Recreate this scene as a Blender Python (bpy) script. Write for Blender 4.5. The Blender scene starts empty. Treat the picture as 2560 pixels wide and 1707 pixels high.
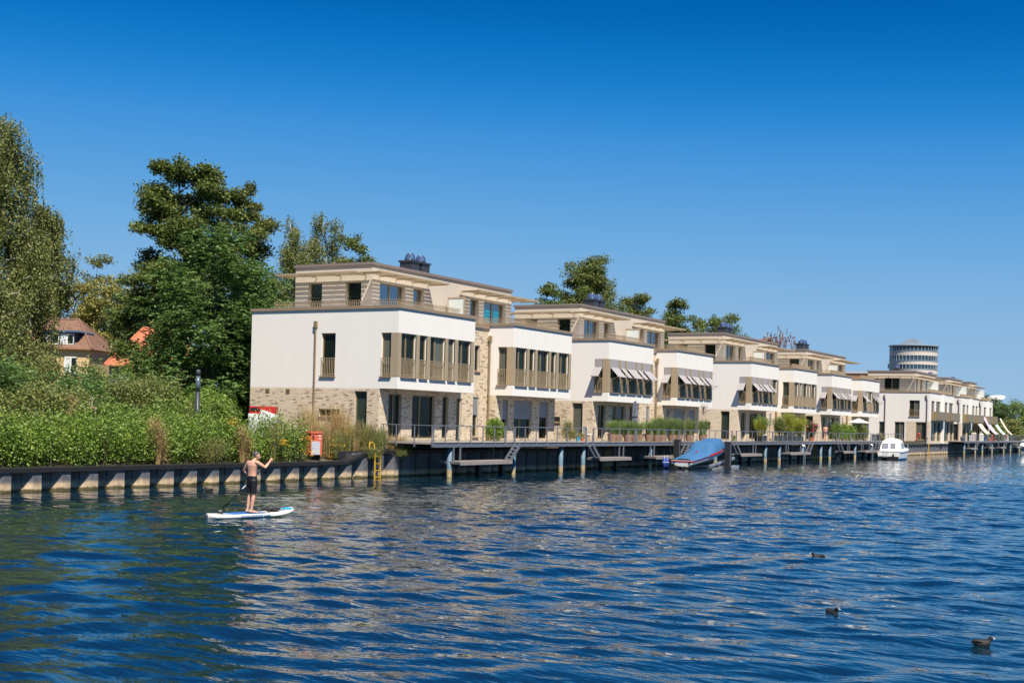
import bpy, math, random
import numpy as np
from mathutils import Matrix, Vector

S = bpy.context.scene
C = S.collection
R = math.radians
random.seed(7)

# ------------------------------------------------------------------ camera, sky, sun, exposure
EYE = 2.95
cd = bpy.data.cameras.new('camera')
cam = bpy.data.objects.new('camera', cd)
C.objects.link(cam)
rho = math.atan(0.0259)
R0 = Vector((0.5, -0.8660254, 0)); Z0 = Vector((0, 0, 1)); VD = Vector((0.8660254, 0.5, 0))
rc = R0 * math.cos(rho) + Z0 * math.sin(rho)
uc = R0 * -math.sin(rho) + Z0 * math.cos(rho)
cam.matrix_world = Matrix(((rc.x, uc.x, -VD.x, 0), (rc.y, uc.y, -VD.y, 0), (rc.z, uc.z, -VD.z, EYE), (0, 0, 0, 1)))
cd.sensor_width = 36
cd.lens = 3243 / 2560 * 36
cd.shift_y = 199.1 / 2560
cd.clip_end = 4000
cd.clip_start = 0.5
S.camera = cam

LIGHT = Vector((0.43, 0.53, -1.0)).normalized()      # the way the sunlight travels
SUN_EL = math.asin(-LIGHT.z)
world = bpy.data.worlds.new('World'); S.world = world; world.use_nodes = True
wn = world.node_tree.nodes; wl = world.node_tree.links
bg = wn['Background']
sky = wn.new('ShaderNodeTexSky'); sky.sky_type = 'NISHITA'; sky.sun_disc = False
sky.sun_elevation = SUN_EL
sky.sun_rotation = math.atan2(-LIGHT.x, -LIGHT.y)
sky.altitude = 0; sky.air_density = 1.0; sky.dust_density = 0.0; sky.ozone_density = 8.0
def scaled(socket, k):
    v = wn.new('ShaderNodeVectorMath'); v.operation = 'SCALE'; v.inputs['Scale'].default_value = k; wl.new(socket, v.inputs[0]); return v.outputs[0]
cv = wn.new('ShaderNodeRGBCurve')                 # the deep saturated grade of the clear summer sky
for ci, pts in enumerate([[(0, 0), (.10, 0), (.135, .006), (.174, .06), (.232, .14), (.319, .225), (.451, .28), (.8, .36), (1, .42)],
                          [(0, 0), (.12, .03), (.20, .095), (.232, .13), (.265, .19), (.332, .30), (.422, .39), (.528, .455), (.637, .49), (.8, .54), (1, .6)],
                          [(0, 0), (.459, .456), (.509, .575), (.598, .70), (.70, .735), (.8, .75), (1, .8)]]):
    c = cv.mapping.curves[ci]
    while len(c.points) < len(pts): c.points.new(0.5, 0.5)
    for p, q in zip(c.points, pts): p.location = q; p.handle_type = 'AUTO_CLAMPED'
cv.mapping.update()
EXPOSURE = 0.66
wl.new(scaled(sky.outputs[0], 0.1), cv.inputs['Color']); wl.new(scaled(cv.outputs[0], 10.0), bg.inputs['Color'])
bg.inputs['Strength'].default_value = 0.1 / 2 ** EXPOSURE

sd = bpy.data.lights.new('sun', 'SUN'); sd.energy = 5.0; sd.angle = R(0.53); sd.color = (1.0, 0.92, 0.79)
sun = bpy.data.objects.new('sun', sd); C.objects.link(sun)
sun.rotation_euler = LIGHT.to_track_quat('-Z', 'Y').to_euler()

S.view_settings.view_transform = 'Standard'; S.view_settings.look = 'None'
S.view_settings.gamma = 1.0; S.view_settings.use_curve_mapping = False
S.view_settings.exposure = EXPOSURE
S.cycles.max_bounces = 8; S.cycles.transparent_max_bounces = 6
S.cycles.caustics_reflective = False; S.cycles.caustics_refractive = False

# ------------------------------------------------------------------ materials
MATS = {}
def _new(name):
    m = bpy.data.materials.new(name); m.use_nodes = True
    n = m.node_tree.nodes; l = m.node_tree.links
    MATS[name] = m
    return m, n, l, n['Principled BSDF']

def mat(name, col, rough=0.7, metal=0.0, var=0.1, scale=2.0, bump=0.0, bscale=30.0, spec=0.4, streak=False, ior=None):
    m, n, l, b = _new(name)
    tc = n.new('ShaderNodeTexCoord'); mp = n.new('ShaderNodeMapping')
    mp.inputs['Scale'].default_value = (1, 1, 0.12) if streak else (1, 1, 1)
    l.new(tc.outputs['Object'], mp.inputs[0])
    nz = n.new('ShaderNodeTexNoise'); nz.inputs['Scale'].default_value = scale; nz.inputs['Detail'].default_value = 6
    l.new(mp.outputs[0], nz.inputs['Vector'])
    mx = n.new('ShaderNodeMix'); mx.data_type = 'RGBA'
    mx.inputs[6].default_value = (*[c * (1 - var) for c in col], 1)
    mx.inputs[7].default_value = (*[min(1, c * (1 + var)) for c in col], 1)
    l.new(nz.outputs[0], mx.inputs[0]); l.new(mx.outputs[2], b.inputs['Base Color'])
    b.inputs['Roughness'].default_value = rough; b.inputs['Metallic'].default_value = metal
    b.inputs['Specular IOR Level'].default_value = spec
    if ior: b.inputs['IOR'].default_value = ior
    if bump:
        n2 = n.new('ShaderNodeTexNoise'); n2.inputs['Scale'].default_value = bscale; n2.inputs['Detail'].default_value = 4
        l.new(tc.outputs['Object'], n2.inputs['Vector'])
        bp = n.new('ShaderNodeBump'); bp.inputs['Strength'].default_value = bump; bp.inputs['Distance'].default_value = 0.02
        l.new(n2.outputs[0], bp.inputs['Height']); l.new(bp.outputs[0], b.inputs['Normal'])
    return m

def leafmat(name, c1, c2, trans=0.3, gloss=0.35):
    m, n, l, b = _new(name)
    g = n.new('ShaderNodeNewGeometry')
    mx = n.new('ShaderNodeMix'); mx.data_type = 'RGBA'
    mx.inputs[6].default_value = (*c1, 1); mx.inputs[7].default_value = (*c2, 1)
    l.new(g.outputs['Random Per Island'], mx.inputs[0]); l.new(mx.outputs[2], b.inputs['Base Color'])
    b.inputs['Roughness'].default_value = 0.55; b.inputs['Specular IOR Level'].default_value = gloss
    t = n.new('ShaderNodeBsdfTranslucent')
    hv = n.new('ShaderNodeHueSaturation'); hv.inputs['Value'].default_value = 1.5; hv.inputs['Hue'].default_value = 0.485
    l.new(mx.outputs[2], hv.inputs['Color']); l.new(hv.outputs[0], t.inputs[0])
    ms = n.new('ShaderNodeMixShader'); ms.inputs[0].default_value = trans
    l.new(b.outputs[0], ms.inputs[1]); l.new(t.outputs[0], ms.inputs[2])
    l.new(ms.outputs[0], n['Material Output'].inputs[0])
    return m

def brickmat(name):
    m, n, l, b = _new(name)
    g = n.new('ShaderNodeNewGeometry'); oi = n.new('ShaderNodeObjectInfo')
    ad = n.new('ShaderNodeMath'); ad.operation = 'ADD'; l.new(g.outputs['Random Per Island'], ad.inputs[0]); l.new(oi.outputs['Random'], ad.inputs[1])
    fr = n.new('ShaderNodeMath'); fr.operation = 'FRACT'; l.new(ad.outputs[0], fr.inputs[0])
    rp = n.new('ShaderNodeValToRGB'); e = rp.color_ramp.elements; rp.color_ramp.interpolation = 'CONSTANT'
    cols = [(0, (0.66, 0.545, 0.39)), (0.25, (0.71, 0.60, 0.44)), (0.5, (0.61, 0.49, 0.345)), (0.7, (0.67, 0.55, 0.41)), (0.84, (0.42, 0.32, 0.24)), (0.93, (0.34, 0.255, 0.19))]
    e[0].position, e[0].color = cols[0][0], (*cols[0][1], 1); e[1].position, e[1].color = cols[1][0], (*cols[1][1], 1)
    for p, c in cols[2:]:
        k = rp.color_ramp.elements.new(p); k.color = (*c, 1)
    l.new(fr.outputs[0], rp.inputs[0]); l.new(rp.outputs[0], b.inputs['Base Color'])
    b.inputs['Roughness'].default_value = 0.85; b.inputs['Specular IOR Level'].default_value = 0.2
    return m

def brickwallmat(name):           # far brickwork, where single bricks can no longer be told apart
    m, n, l, b = _new(name)
    tc = n.new('ShaderNodeTexCoord'); sp = n.new('ShaderNodeSeparateXYZ'); l.new(tc.outputs['Object'], sp.inputs[0])
    ad = n.new('ShaderNodeMath'); ad.operation = 'ADD'; l.new(sp.outputs[0], ad.inputs[0]); l.new(sp.outputs[1], ad.inputs[1])
    cb = n.new('ShaderNodeCombineXYZ'); l.new(ad.outputs[0], cb.inputs[0]); l.new(sp.outputs[2], cb.inputs[1])
    bt = n.new('ShaderNodeTexBrick'); l.new(cb.outputs[0], bt.inputs['Vector'])
    bt.inputs['Color1'].default_value = (0.67, 0.555, 0.41, 1); bt.inputs['Color2'].default_value = (0.45, 0.345, 0.255, 1); bt.inputs['Mortar'].default_value = (0.60, 0.53, 0.43, 1)
    bt.inputs['Scale'].default_value = 1; bt.inputs['Brick Width'].default_value = 0.36; bt.inputs['Row Height'].default_value = 0.083; bt.inputs['Mortar Size'].default_value = 0.006; bt.inputs['Bias'].default_value = -0.45
    l.new(bt.outputs[0], b.inputs['Base Color']); b.inputs['Roughness'].default_value = 0.85
    return m

def pilemat(name, base, band, wet, ztop, zband):   # steel with a bleached tide band above the waterline and slime below it
    m, n, l, b = _new(name)
    g = n.new('ShaderNodeNewGeometry'); sp = n.new('ShaderNodeSeparateXYZ'); l.new(g.outputs['Position'], sp.inputs[0])
    nz = n.new('ShaderNodeTexNoise'); nz.inputs['Scale'].default_value = 2.5; nz.inputs['Detail'].default_value = 8; l.new(g.outputs['Position'], nz.inputs['Vector'])
    ma = n.new('ShaderNodeMath'); ma.operation = 'MULTIPLY_ADD'; ma.inputs[1].default_value = 0.16; l.new(nz.outputs[0], ma.inputs[0]); l.new(sp.outputs[2], ma.inputs[2])
    rp = n.new('ShaderNodeValToRGB'); el = rp.color_ramp.elements
    mr = n.new('ShaderNodeMapRange'); mr.inputs[1].default_value = -0.2; mr.inputs[2].default_value = 1.8; l.new(ma.outputs[0], mr.inputs[0]); l.new(mr.outputs[0], rp.inputs[0])
    P = lambda z: (z + 0.2) / 2.0
    el[0].position = P(zband[0] - 0.05); el[0].color = (*wet, 1)
    el[1].position = P(zband[0] + 0.02); el[1].color = (*band, 1)
    k = el.new(P(zband[1])); k.color = (*[c * 0.85 for c in band], 1)
    k = el.new(P(zband[1] + 0.03)); k.color = (*[0.45 * c + 0.5 * d for c, d in zip(band, base)], 1)
    k = el.new(P(zband[1] + 0.12)); k.color = (*base, 1)
    n3 = n.new('ShaderNodeTexNoise'); n3.inputs['Scale'].default_value = 5; n3.inputs['Detail'].default_value = 10; l.new(g.outputs['Position'], n3.inputs['Vector'])
    hv = n.new('ShaderNodeHueSaturation'); l.new(rp.outputs[0], hv.inputs['Color'])
    m2 = n.new('ShaderNodeMapRange'); m2.inputs[1].default_value = 0.3; m2.inputs[2].default_value = 0.75; m2.inputs[3].default_value = 0.7; m2.inputs[4].default_value = 1.35
    l.new(n3.outputs[0], m2.inputs[0]); l.new(m2.outputs[0], hv.inputs['Value']); l.new(hv.outputs[0], b.inputs['Base Color'])
    b.inputs['Roughness'].default_value = 0.6
    return m

mat('white', (0.80, 0.765, 0.705), 0.85, var=0.05, scale=1.6, streak=True, spec=0.2)
mat('cream', (0.55, 0.48, 0.39), 0.85, var=0.03, scale=1.0, spec=0.2)
mat('tan', (0.43, 0.335, 0.215), 0.5, metal=0.2, var=0.05)
mat('bronze', (0.30, 0.225, 0.125), 0.45, metal=0.35, var=0.06)
mat('rooftrim', (0.25, 0.20, 0.175), 0.5, metal=0.2, var=0.05)
mat('capmetal', (0.33, 0.245, 0.165), 0.5, metal=0.2, var=0.05)
mat('gravel', (0.42, 0.40, 0.37), 0.9, var=0.2, scale=20)
mat('glass', (0.010, 0.017, 0.013), 0.04, var=0.7, scale=0.5, spec=0.28, ior=1.4)
mat('glass_b', (0.030, 0.045, 0.036), 0.05, var=0.6, scale=0.6, spec=0.3, ior=1.45); mat('glass_c', (0.11, 0.115, 0.095), 0.08, var=0.3, scale=1.2, spec=0.3, ior=1.45, streak=True)
mat('skyglass', (0.006, 0.012, 0.02), 0.02, var=0.2, scale=0.6, spec=1.0, ior=2.3)
mat('frosted', (0.62, 0.66, 0.64), 0.35, var=0.02)
mat('shutter', (0.30, 0.30, 0.32), 0.5, metal=0.3, var=0.04)
mat('fabric', (0.33, 0.31, 0.31), 0.9, var=0.04)
mat('mortar', (0.58, 0.51, 0.41), 0.9, var=0.08, scale=6)
brickmat('brick'); brickwallmat('brickwall')
mat('slate', (0.035, 0.037, 0.045), 0.45, var=0.2, scale=8)
mat('zinc', (0.22, 0.30, 0.42), 0.25, metal=0.8, var=0.05)
mat('steel', (0.17, 0.185, 0.215), 0.5, metal=0.35, var=0.1, scale=5)
mat('rail', (0.23, 0.235, 0.265), 0.45, metal=0.4, var=0.08)
mat('deckwood', (0.30, 0.265, 0.235), 0.85, var=0.15, scale=4)
mat('oldwood', (0.26, 0.23, 0.215), 0.85, var=0.3, scale=5, bump=0.4)
mat('blacksteel', (0.022, 0.023, 0.027), 0.55, var=0.3, scale=5)
mat('capbeam', (0.015, 0.0145, 0.0145), 0.6, var=0.4, scale=4, bump=0.3)
mat('darksteel', (0.02, 0.022, 0.025), 0.5, var=0.2)
pilemat('sheetpile', (0.11, 0.11, 0.12), (0.55, 0.41, 0.26), (0.085, 0.07, 0.022), 1.2, (0.20, 0.36))
pilemat('bluepile', (0.10, 0.17, 0.225), (0.42, 0.33, 0.18), (0.14, 0.08, 0.03), 1.2, (0.10, 0.42))
pilemat('blackpile', (0.014, 0.016, 0.018), (0.014, 0.016, 0.018), (0.008, 0.008, 0.006), 1.2, (0.02, 0.2))
mat('yellow', (0.58, 0.35, 0.02), 0.6, var=0.3, scale=6)
mat('soil', (0.10, 0.085, 0.055), 0.95, var=0.4, scale=1.5)
mat('bark', (0.10, 0.08, 0.06), 0.9, var=0.4, scale=4, bump=0.5, streak=True)
mat('birchbark', (0.55, 0.52, 0.48), 0.8, var=0.35, scale=3)
mat('rendyellow', (0.60, 0.44, 0.22), 0.85, var=0.08)
mat('rooftile', (0.21, 0.118, 0.080), 0.85, var=0.55, scale=2.2)
mat('redtile', (0.55, 0.17, 0.085), 0.8, var=0.2, scale=3)
mat('greywall', (0.16, 0.16, 0.17), 0.85, var=0.1)
mat('whitepaint', (0.78, 0.78, 0.76), 0.4, var=0.03)
mat('blueslate', (0.055, 0.075, 0.10), 0.6, var=0.2)
mat('lampgrey', (0.05, 0.055, 0.068), 0.45, metal=0.3)
mat('redpaint', (0.50, 0.015, 0.02), 0.45, var=0.05)
mat('orange', (0.62, 0.13, 0.07), 0.5, var=0.1, scale=4)
mat('plastic', (0.62, 0.63, 0.63), 0.3, var=0.25, scale=3, bump=0.8, bscale=6)
mat('panelgrey', (0.50, 0.51, 0.54), 0.5, var=0.06)
mat('graffiti', (0.06, 0.055, 0.055), 0.7, var=0.3, scale=5)
mat('rust', (0.22, 0.10, 0.05), 0.8, var=0.4, scale=8)
mat('wood', (0.32, 0.22, 0.14), 0.8, var=0.25, scale=6)
mat('wicker', (0.30, 0.185, 0.125), 0.85, var=0.5, scale=22, bump=0.6)
mat('crate', (0.045, 0.055, 0.065), 0.6, var=0.15)
mat('umbrella', (0.13, 0.145, 0.185), 0.85, var=0.12)
mat('parasol', (0.66, 0.65, 0.60), 0.85, var=0.04)
mat('cover', (0.034, 0.125, 0.27), 0.8, var=0.25, scale=1.3, bump=0.6, bscale=3.5)
mat('gelcoat', (0.80, 0.80, 0.77), 0.25, var=0.03)
mat('antifoul', (0.03, 0.22, 0.42), 0.5)
mat('galv', (0.38, 0.42, 0.46), 0.4, metal=0.6, var=0.25, scale=5)
mat('fender', (0.03, 0.06, 0.28), 0.4)
mat('canvas', (0.76, 0.75, 0.72), 0.7, var=0.04, scale=3)
mat('vinyl', (0.25, 0.27, 0.30), 0.08, var=0.4, scale=3, spec=0.8)
mat('boardblue', (0.02, 0.17, 0.48), 0.5, var=0.1)
mat('boardaqua', (0.03, 0.38, 0.55), 0.5)
mat('boardcream', (0.80, 0.77, 0.68), 0.4, var=0.03)
mat('rubber', (0.012, 0.012, 0.014), 0.6, var=0.3, scale=10)
mat('skin', (0.64, 0.35, 0.235), 0.55, var=0.09, scale=7)
mat('hair', (0.10, 0.085, 0.08), 0.6, var=0.8, scale=40)
mat('brownhair', (0.10, 0.045, 0.025), 0.6, var=0.4, scale=30)
mat('shorts', (0.010, 0.010, 0.012), 0.5, var=0.2)
mat('bikini', (0.07, 0.03, 0.03), 0.7)
mat('coot', (0.018, 0.017, 0.0165), 0.7, var=0.35, scale=25)
mat('coothead', (0.004, 0.004, 0.005), 0.6)
mat('bill', (0.80, 0.74, 0.70), 0.4)
mat('towerpanel', (0.55, 0.50, 0.44), 0.6, var=0.05)
mat('towerglass', (0.02, 0.045, 0.065), 0.06, var=0.3, scale=0.3, spec=0.9, ior=1.7)
mat('towerframe', (0.40, 0.46, 0.50), 0.4, metal=0.4)
mat('sailpeach', (0.66, 0.52, 0.44), 0.9); mat('saillilac', (0.52, 0.46, 0.52), 0.9); mat('sailgrey', (0.55, 0.57, 0.60), 0.9)
mat('lifered', (0.70, 0.06, 0.03), 0.5); mat('terracotta', (0.50, 0.17, 0.08), 0.8)
mat('petalyellow', (0.75, 0.42, 0.01), 0.7, var=0.2); mat('petalpink', (0.75, 0.13, 0.25), 0.7, var=0.25)
leafmat('leaf_alder', (0.045, 0.092, 0.022), (0.200, 0.235, 0.055), 0.32)
leafmat('leaf_alder_b', (0.055, 0.098, 0.026), (0.215, 0.238, 0.062), 0.32)
leafmat('leaf_birch', (0.085, 0.125, 0.034), (0.265, 0.275, 0.090), 0.28)
leafmat('leaf_pinnate', (0.036, 0.105, 0.022), (0.165, 0.260, 0.062), 0.25, 0.6)
leafmat('leaf_dark', (0.035, 0.078, 0.023), (0.114, 0.163, 0.043), 0.25)
leafmat('leaf_yellow', (0.170, 0.190, 0.045), (0.370, 0.330, 0.095), 0.3)
leafmat('leaf_hedge', (0.055, 0.140, 0.012), (0.270, 0.375, 0.050), 0.3, 0.7)
leafmat('leaf_shrub', (0.065, 0.140, 0.024), (0.230, 0.310, 0.062), 0.3)
leafmat('leaf_olive', (0.121, 0.163, 0.043), (0.270, 0.284, 0.092), 0.3)
leafmat('leaf_bamboo', (0.165, 0.220, 0.022), (0.363, 0.363, 0.050), 0.35)
leafmat('leaf_grass', (0.121, 0.213, 0.057), (0.284, 0.355, 0.121), 0.3)
leafmat('leaf_dry', (0.320, 0.225, 0.095), (0.500, 0.370, 0.170), 0.3)
leafmat('leaf_weed', (0.143, 0.165, 0.050), (0.330, 0.297, 0.110), 0.3)
leafmat('leaf_red', (0.132, 0.055, 0.039), (0.275, 0.143, 0.088), 0.2)

# ------------------------------------------------------------------ mesh helpers
class M:
    def __init__(s): s.v = []; s.f = []
    def box(s, x0, x1, y0, y1, z0, z1):
        b = len(s.v)
        s.v += [(x0, y0, z0), (x1, y0, z0), (x1, y1, z0), (x0, y1, z0), (x0, y0, z1), (x1, y0, z1), (x1, y1, z1), (x0, y1, z1)]
        s.f += [tuple(b + i for i in q) for q in ((0, 3, 2, 1), (4, 5, 6, 7), (0, 1, 5, 4), (1, 2, 6, 5), (2, 3, 7, 6), (3, 0, 4, 7))]
        return s
    def quad(s, *p):
        b = len(s.v); s.v += [tuple(q) for q in p]; s.f.append(tuple(range(b, b + len(p)))); return s
    def cyl(s, p0, p1, r0, r1=None, n=8, cap=True):
        r1 = r0 if r1 is None else r1
        p0, p1 = Vector(p0), Vector(p1); d = (p1 - p0).normalized()
        a = d.orthogonal().normalized(); c = d.cross(a); b = len(s.v)
        for k in range(n):
            t = 2 * math.pi * k / n; o = a * math.cos(t) + c * math.sin(t)
            s.v += [tuple(p0 + o * r0), tuple(p1 + o * r1)]
        for k in range(n):
            i, j = b + 2 * k, b + 2 * ((k + 1) % n); s.f.append((i, j, j + 1, i + 1))
        if cap:
            s.f.append(tuple(b + 2 * k for k in range(n - 1, -1, -1))); s.f.append(tuple(b + 2 * k + 1 for k in range(n)))
        return s
    def path(s, pts, rs, n=6):
        for i in range(len(pts) - 1): s.cyl(pts[i], pts[i + 1], rs[i], rs[i + 1], n, i in (0, len(pts) - 2))
        return s
    def bar(s, p0, p1, w, h=None):            # square bar between two points
        h = w if h is None else h
        p0, p1 = Vector(p0), Vector(p1); d = (p1 - p0).normalized()
        a = d.cross(Z0)
        a = a.normalized() if a.length > 1e-4 else Vector((1, 0, 0)); c = a.cross(d)
        b = len(s.v)
        for p in (p0, p1):
            for i, j in ((-1, -1), (1, -1), (1, 1), (-1, 1)): s.v.append(tuple(p + a * (i * w / 2) + c * (j * h / 2)))
        s.f += [tuple(b + i for i in q) for q in ((3, 2, 1, 0), (4, 5, 6, 7), (0, 1, 5, 4), (1, 2, 6, 5), (2, 3, 7, 6), (3, 0, 4, 7))]
        return s
    def ell(s, c, r, nu=12, nv=8):
        b = len(s.v)
        for j in range(nv + 1):
            ph = math.pi * j / nv
            for i in range(nu):
                t = 2 * math.pi * i / nu
                s.v.append((c[0] + r[0] * math.sin(ph) * math.cos(t), c[1] + r[1] * math.sin(ph) * math.sin(t), c[2] + r[2] * math.cos(ph)))
        for j in range(nv):
            for i in range(nu):
                q = [b + j * nu + i, b + (j + 1) * nu + i, b + (j + 1) * nu + (i + 1) % nu, b + j * nu + (i + 1) % nu]
                s.f.append(tuple(q))
        return s
    def lathe(s, prof, c=(0, 0, 0), n=16):
        b = len(s.v)
        for r, z in prof:
            for i in range(n):
                t = 2 * math.pi * i / n; s.v.append((c[0] + r * math.cos(t), c[1] + r * math.sin(t), c[2] + z))
        for j in range(len(prof) - 1):
            for i in range(n):
                s.f.append((b + j * n + i, b + j * n + (i + 1) % n, b + (j + 1) * n + (i + 1) % n, b + (j + 1) * n + i))
        s.f.append(tuple(b + i for i in range(n - 1, -1, -1))); s.f.append(tuple(b + (len(prof) - 1) * n + i for i in range(n)))
        return s
    def loft(s, rings, close=True):            # rings of equal length, each a list of points
        b = len(s.v); k = len(rings[0])
        for r in rings: s.v += [tuple(p) for p in r]
        for j in range(len(rings) - 1):
            for i in range(k if close else k - 1):
                s.f.append((b + j * k + i, b + j * k + (i + 1) % k, b + (j + 1) * k + (i + 1) % k, b + (j + 1) * k + i))
        if close:
            s.f.append(tuple(b + i for i in range(k - 1, -1, -1))); s.f.append(tuple(b + (len(rings) - 1) * k + i for i in range(k)))
        return s
    def mesh(s, name, material, smooth=False):
        me = bpy.data.meshes.new(name); me.from_pydata(s.v, [], s.f)
        me.materials.append(MATS[material] if isinstance(material, str) else material)
        if smooth:
            me.polygons.foreach_set('use_smooth', [True] * len(me.polygons))
        me.update(); return me
    def obj(s, name, material, parent=None, smooth=False, loc=None):
        return O(name, s.mesh(name, material, smooth), parent, loc)

def O(name, me, parent=None, loc=None, rz=0.0):
    o = bpy.data.objects.new(name, me); C.objects.link(o)
    if parent is not None: o.parent = parent
    if loc: o.location = loc
    if rz: o.rotation_euler.z = rz
    return o

def tag(o, label=None, cat=None, group=None, kind=None):
    if label: o['label'] = label
    if cat: o['category'] = cat
    if group: o['group'] = group
    if kind: o['kind'] = kind
    return o

def thing(name, label, cat, loc=(0, 0, 0), rz=0.0, group=None):
    o = bpy.data.objects.new(name, None); C.objects.link(o); o.location = loc; o.rotation_euler.z = rz; o.empty_display_size = 0.2
    return tag(o, label, cat, group)

def np_mesh(name, V, nper, material):
    """V: (n*nper,3) array of loose polygons with nper corners each"""
    me = bpy.data.meshes.new(name); n = len(V) // nper
    me.vertices.add(len(V)); me.vertices.foreach_set('co', V.astype(np.float32).ravel())
    me.loops.add(n * nper); me.loops.foreach_set('vertex_index', np.arange(n * nper, dtype=np.int32))
    me.polygons.add(n); me.polygons.foreach_set('loop_start', np.arange(n, dtype=np.int32) * nper)
    me.materials.append(MATS[material]); me.update(calc_edges=True); return me

# ------------------------------------------------------------------ the setting: water, ground
def water():
    xs = np.concatenate([np.linspace(-900, -20, 30), np.arange(-19, 4, 1.0), np.arange(4, 80, 0.14), np.arange(80, 140, 0.45), np.arange(140, 330, 1.4), np.geomspace(335, 3000, 20)])
    ys = np.concatenate([-np.geomspace(1500, 6, 30), np.arange(-5, 0, 0.5), np.arange(0, 38.9, 0.14)])
    X, Y = np.meshgrid(xs, ys, indexing='ij'); Z = np.zeros_like(X)
    rng = np.random.default_rng(3)
    for lam, amp, cnt in ((5.2, 0.022, 5), (2.6, 0.020, 7), (1.35, 0.017, 9), (0.8, 0.013, 9), (0.5, 0.0085, 11)):
        for k in range(cnt):
            th = R(30) + rng.normal(0, 0.55); L = lam * rng.uniform(0.75, 1.3); ph = rng.uniform(0, 6.28)
            kx, ky = math.cos(th) * 2 * math.pi / L, math.sin(th) * 2 * math.pi / L
            wob = 0.6 * np.sin(X * rng.uniform(.05, .12) + Y * rng.uniform(.05, .12) + ph * 2)
            env = 0.55 + 0.45 * np.sin(X * rng.uniform(.06, .2) - Y * rng.uniform(.06, .2) + ph * 3)
            Z += amp * env * np.sin(kx * X + ky * Y + ph + wob) / math.sqrt(cnt) * 1.5
    d = np.hypot(X - 27.6, Y - 25.2); Z += 0.013 * np.sin(d * 7.5) * np.exp(-(d / 3.2) ** 2) * np.clip(d / .5, 0, 1)      # rings from the paddle and board
    for bx, by in ((19.0, 3.3), (20.55, 5.9), (29.5, 8.8)):
        d = np.hypot(X - bx, Y - by); Z += 0.007 * np.sin(d * 11) * np.exp(-(d / 1.1) ** 2)
    calm = np.clip((38.2 - Y) / 9.0, 0.22, 1.0)                       # sheltered water under the quay wall
    fade = np.clip((150 - X) / 80, 0.0, 1.0) * np.clip((X - 3) / 4, 0, 1) * np.clip((Y + 0.5) / 2, 0, 1)
    Z *= calm * fade
    n, m = X.shape
    V = np.stack([X, Y, Z], -1).reshape(-1, 3)
    i = np.arange(n * m).reshape(n, m)
    F = np.stack([i[:-1, :-1], i[1:, :-1], i[1:, 1:], i[:-1, 1:]], -1).reshape(-1, 4)
    me = bpy.data.meshes.new('water')
    me.vertices.add(len(V)); me.vertices.foreach_set('co', V.astype(np.float32).ravel())
    me.loops.add(F.size); me.loops.foreach_set('vertex_index', F.astype(np.int32).ravel())
    me.polygons.add(len(F)); me.polygons.foreach_set('loop_start', np.arange(len(F), dtype=np.int32) * 4)
    me.polygons.foreach_set('use_smooth', np.ones(len(F), dtype=bool)); me.update(calc_edges=True)
    mt, nn, l, b = _new('water')
    b.inputs['Base Color'].default_value = (0.003, 0.019, 0.034, 1)
    b.inputs['Roughness'].default_value = 0.01; b.inputs['IOR'].default_value = 2.0
    g = nn.new('ShaderNodeNewGeometry')
    mp = nn.new('ShaderNodeMapping'); mp.inputs['Rotation'].default_value = (0, 0, R(-30)); mp.inputs['Scale'].default_value = (1.0, 0.42, 1)
    l.new(g.outputs['Position'], mp.inputs[0])
    sp = nn.new('ShaderNodeSeparateXYZ'); l.new(g.outputs['Position'], sp.inputs[0])
    mr = nn.new('ShaderNodeMapRange'); mr.inputs[1].default_value = 38; mr.inputs[2].default_value = 27; mr.inputs[3].default_value = 0.3; mr.inputs[4].default_value = 1.0
    l.new(sp.outputs[1], mr.inputs[0])
    ns = nn.new('ShaderNodeTexNoise'); ns.inputs['Scale'].default_value = 0.07; ns.inputs['Detail'].default_value = 2; l.new(g.outputs['Position'], ns.inputs['Vector'])
    pr = nn.new('ShaderNodeMapRange'); pr.inputs[1].default_value = 0.35; pr.inputs[2].default_value = 0.65; pr.inputs[3].default_value = 0.45; pr.inputs[4].default_value = 1.15
    l.new(ns.outputs[0], pr.inputs[0])
    mu = nn.new('ShaderNodeMath'); mu.operation = 'MULTIPLY'; l.new(mr.outputs[0], mu.inputs[0]); l.new(pr.outputs[0], mu.inputs[1])
    prev = None
    for sc, dist, st in ((1.5, 0.16, 0.55), (4.2, 0.055, 0.42), (11.0, 0.016, 0.25)):
        nz = nn.new('ShaderNodeTexNoise'); nz.inputs['Scale'].default_value = sc; nz.inputs['Detail'].default_value = 3; nz.inputs['Distortion'].default_value = 0.4
        l.new(mp.outputs[0], nz.inputs['Vector'])
        bp = nn.new('ShaderNodeBump'); bp.inputs['Distance'].default_value = dist
        ms = nn.new('ShaderNodeMath'); ms.operation = 'MULTIPLY'; ms.inputs[1].default_value = st; l.new(mu.outputs[0], ms.inputs[0]); l.new(ms.outputs[0], bp.inputs['Strength'])
        l.new(nz.outputs[0], bp.inputs['Height'])
        if prev: l.new(prev.outputs[0], bp.inputs['Normal'])
        prev = bp
    l.new(prev.outputs[0], b.inputs['Normal'])
    me.materials.append(mt)
    tag(O('water', me), 'rippled blue river water in front of the houses', 'water', kind='structure')
water()

g = M()
prof = [(38.06, -1.5), (38.07, 0.74), (39.2, 0.95), (41.5, 1.42), (43.5, 1.55), (3000, 1.55)]
for a, b in zip(prof, prof[1:]): g.quad((-900, a[0], a[1]), (3000, a[0], a[1]), (3000, b[0], b[1]), (-900, b[0], b[1]))
tag(g.obj('ground', 'soil'), 'bare earth of the river bank behind the quay', 'ground', kind='structure')

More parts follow.
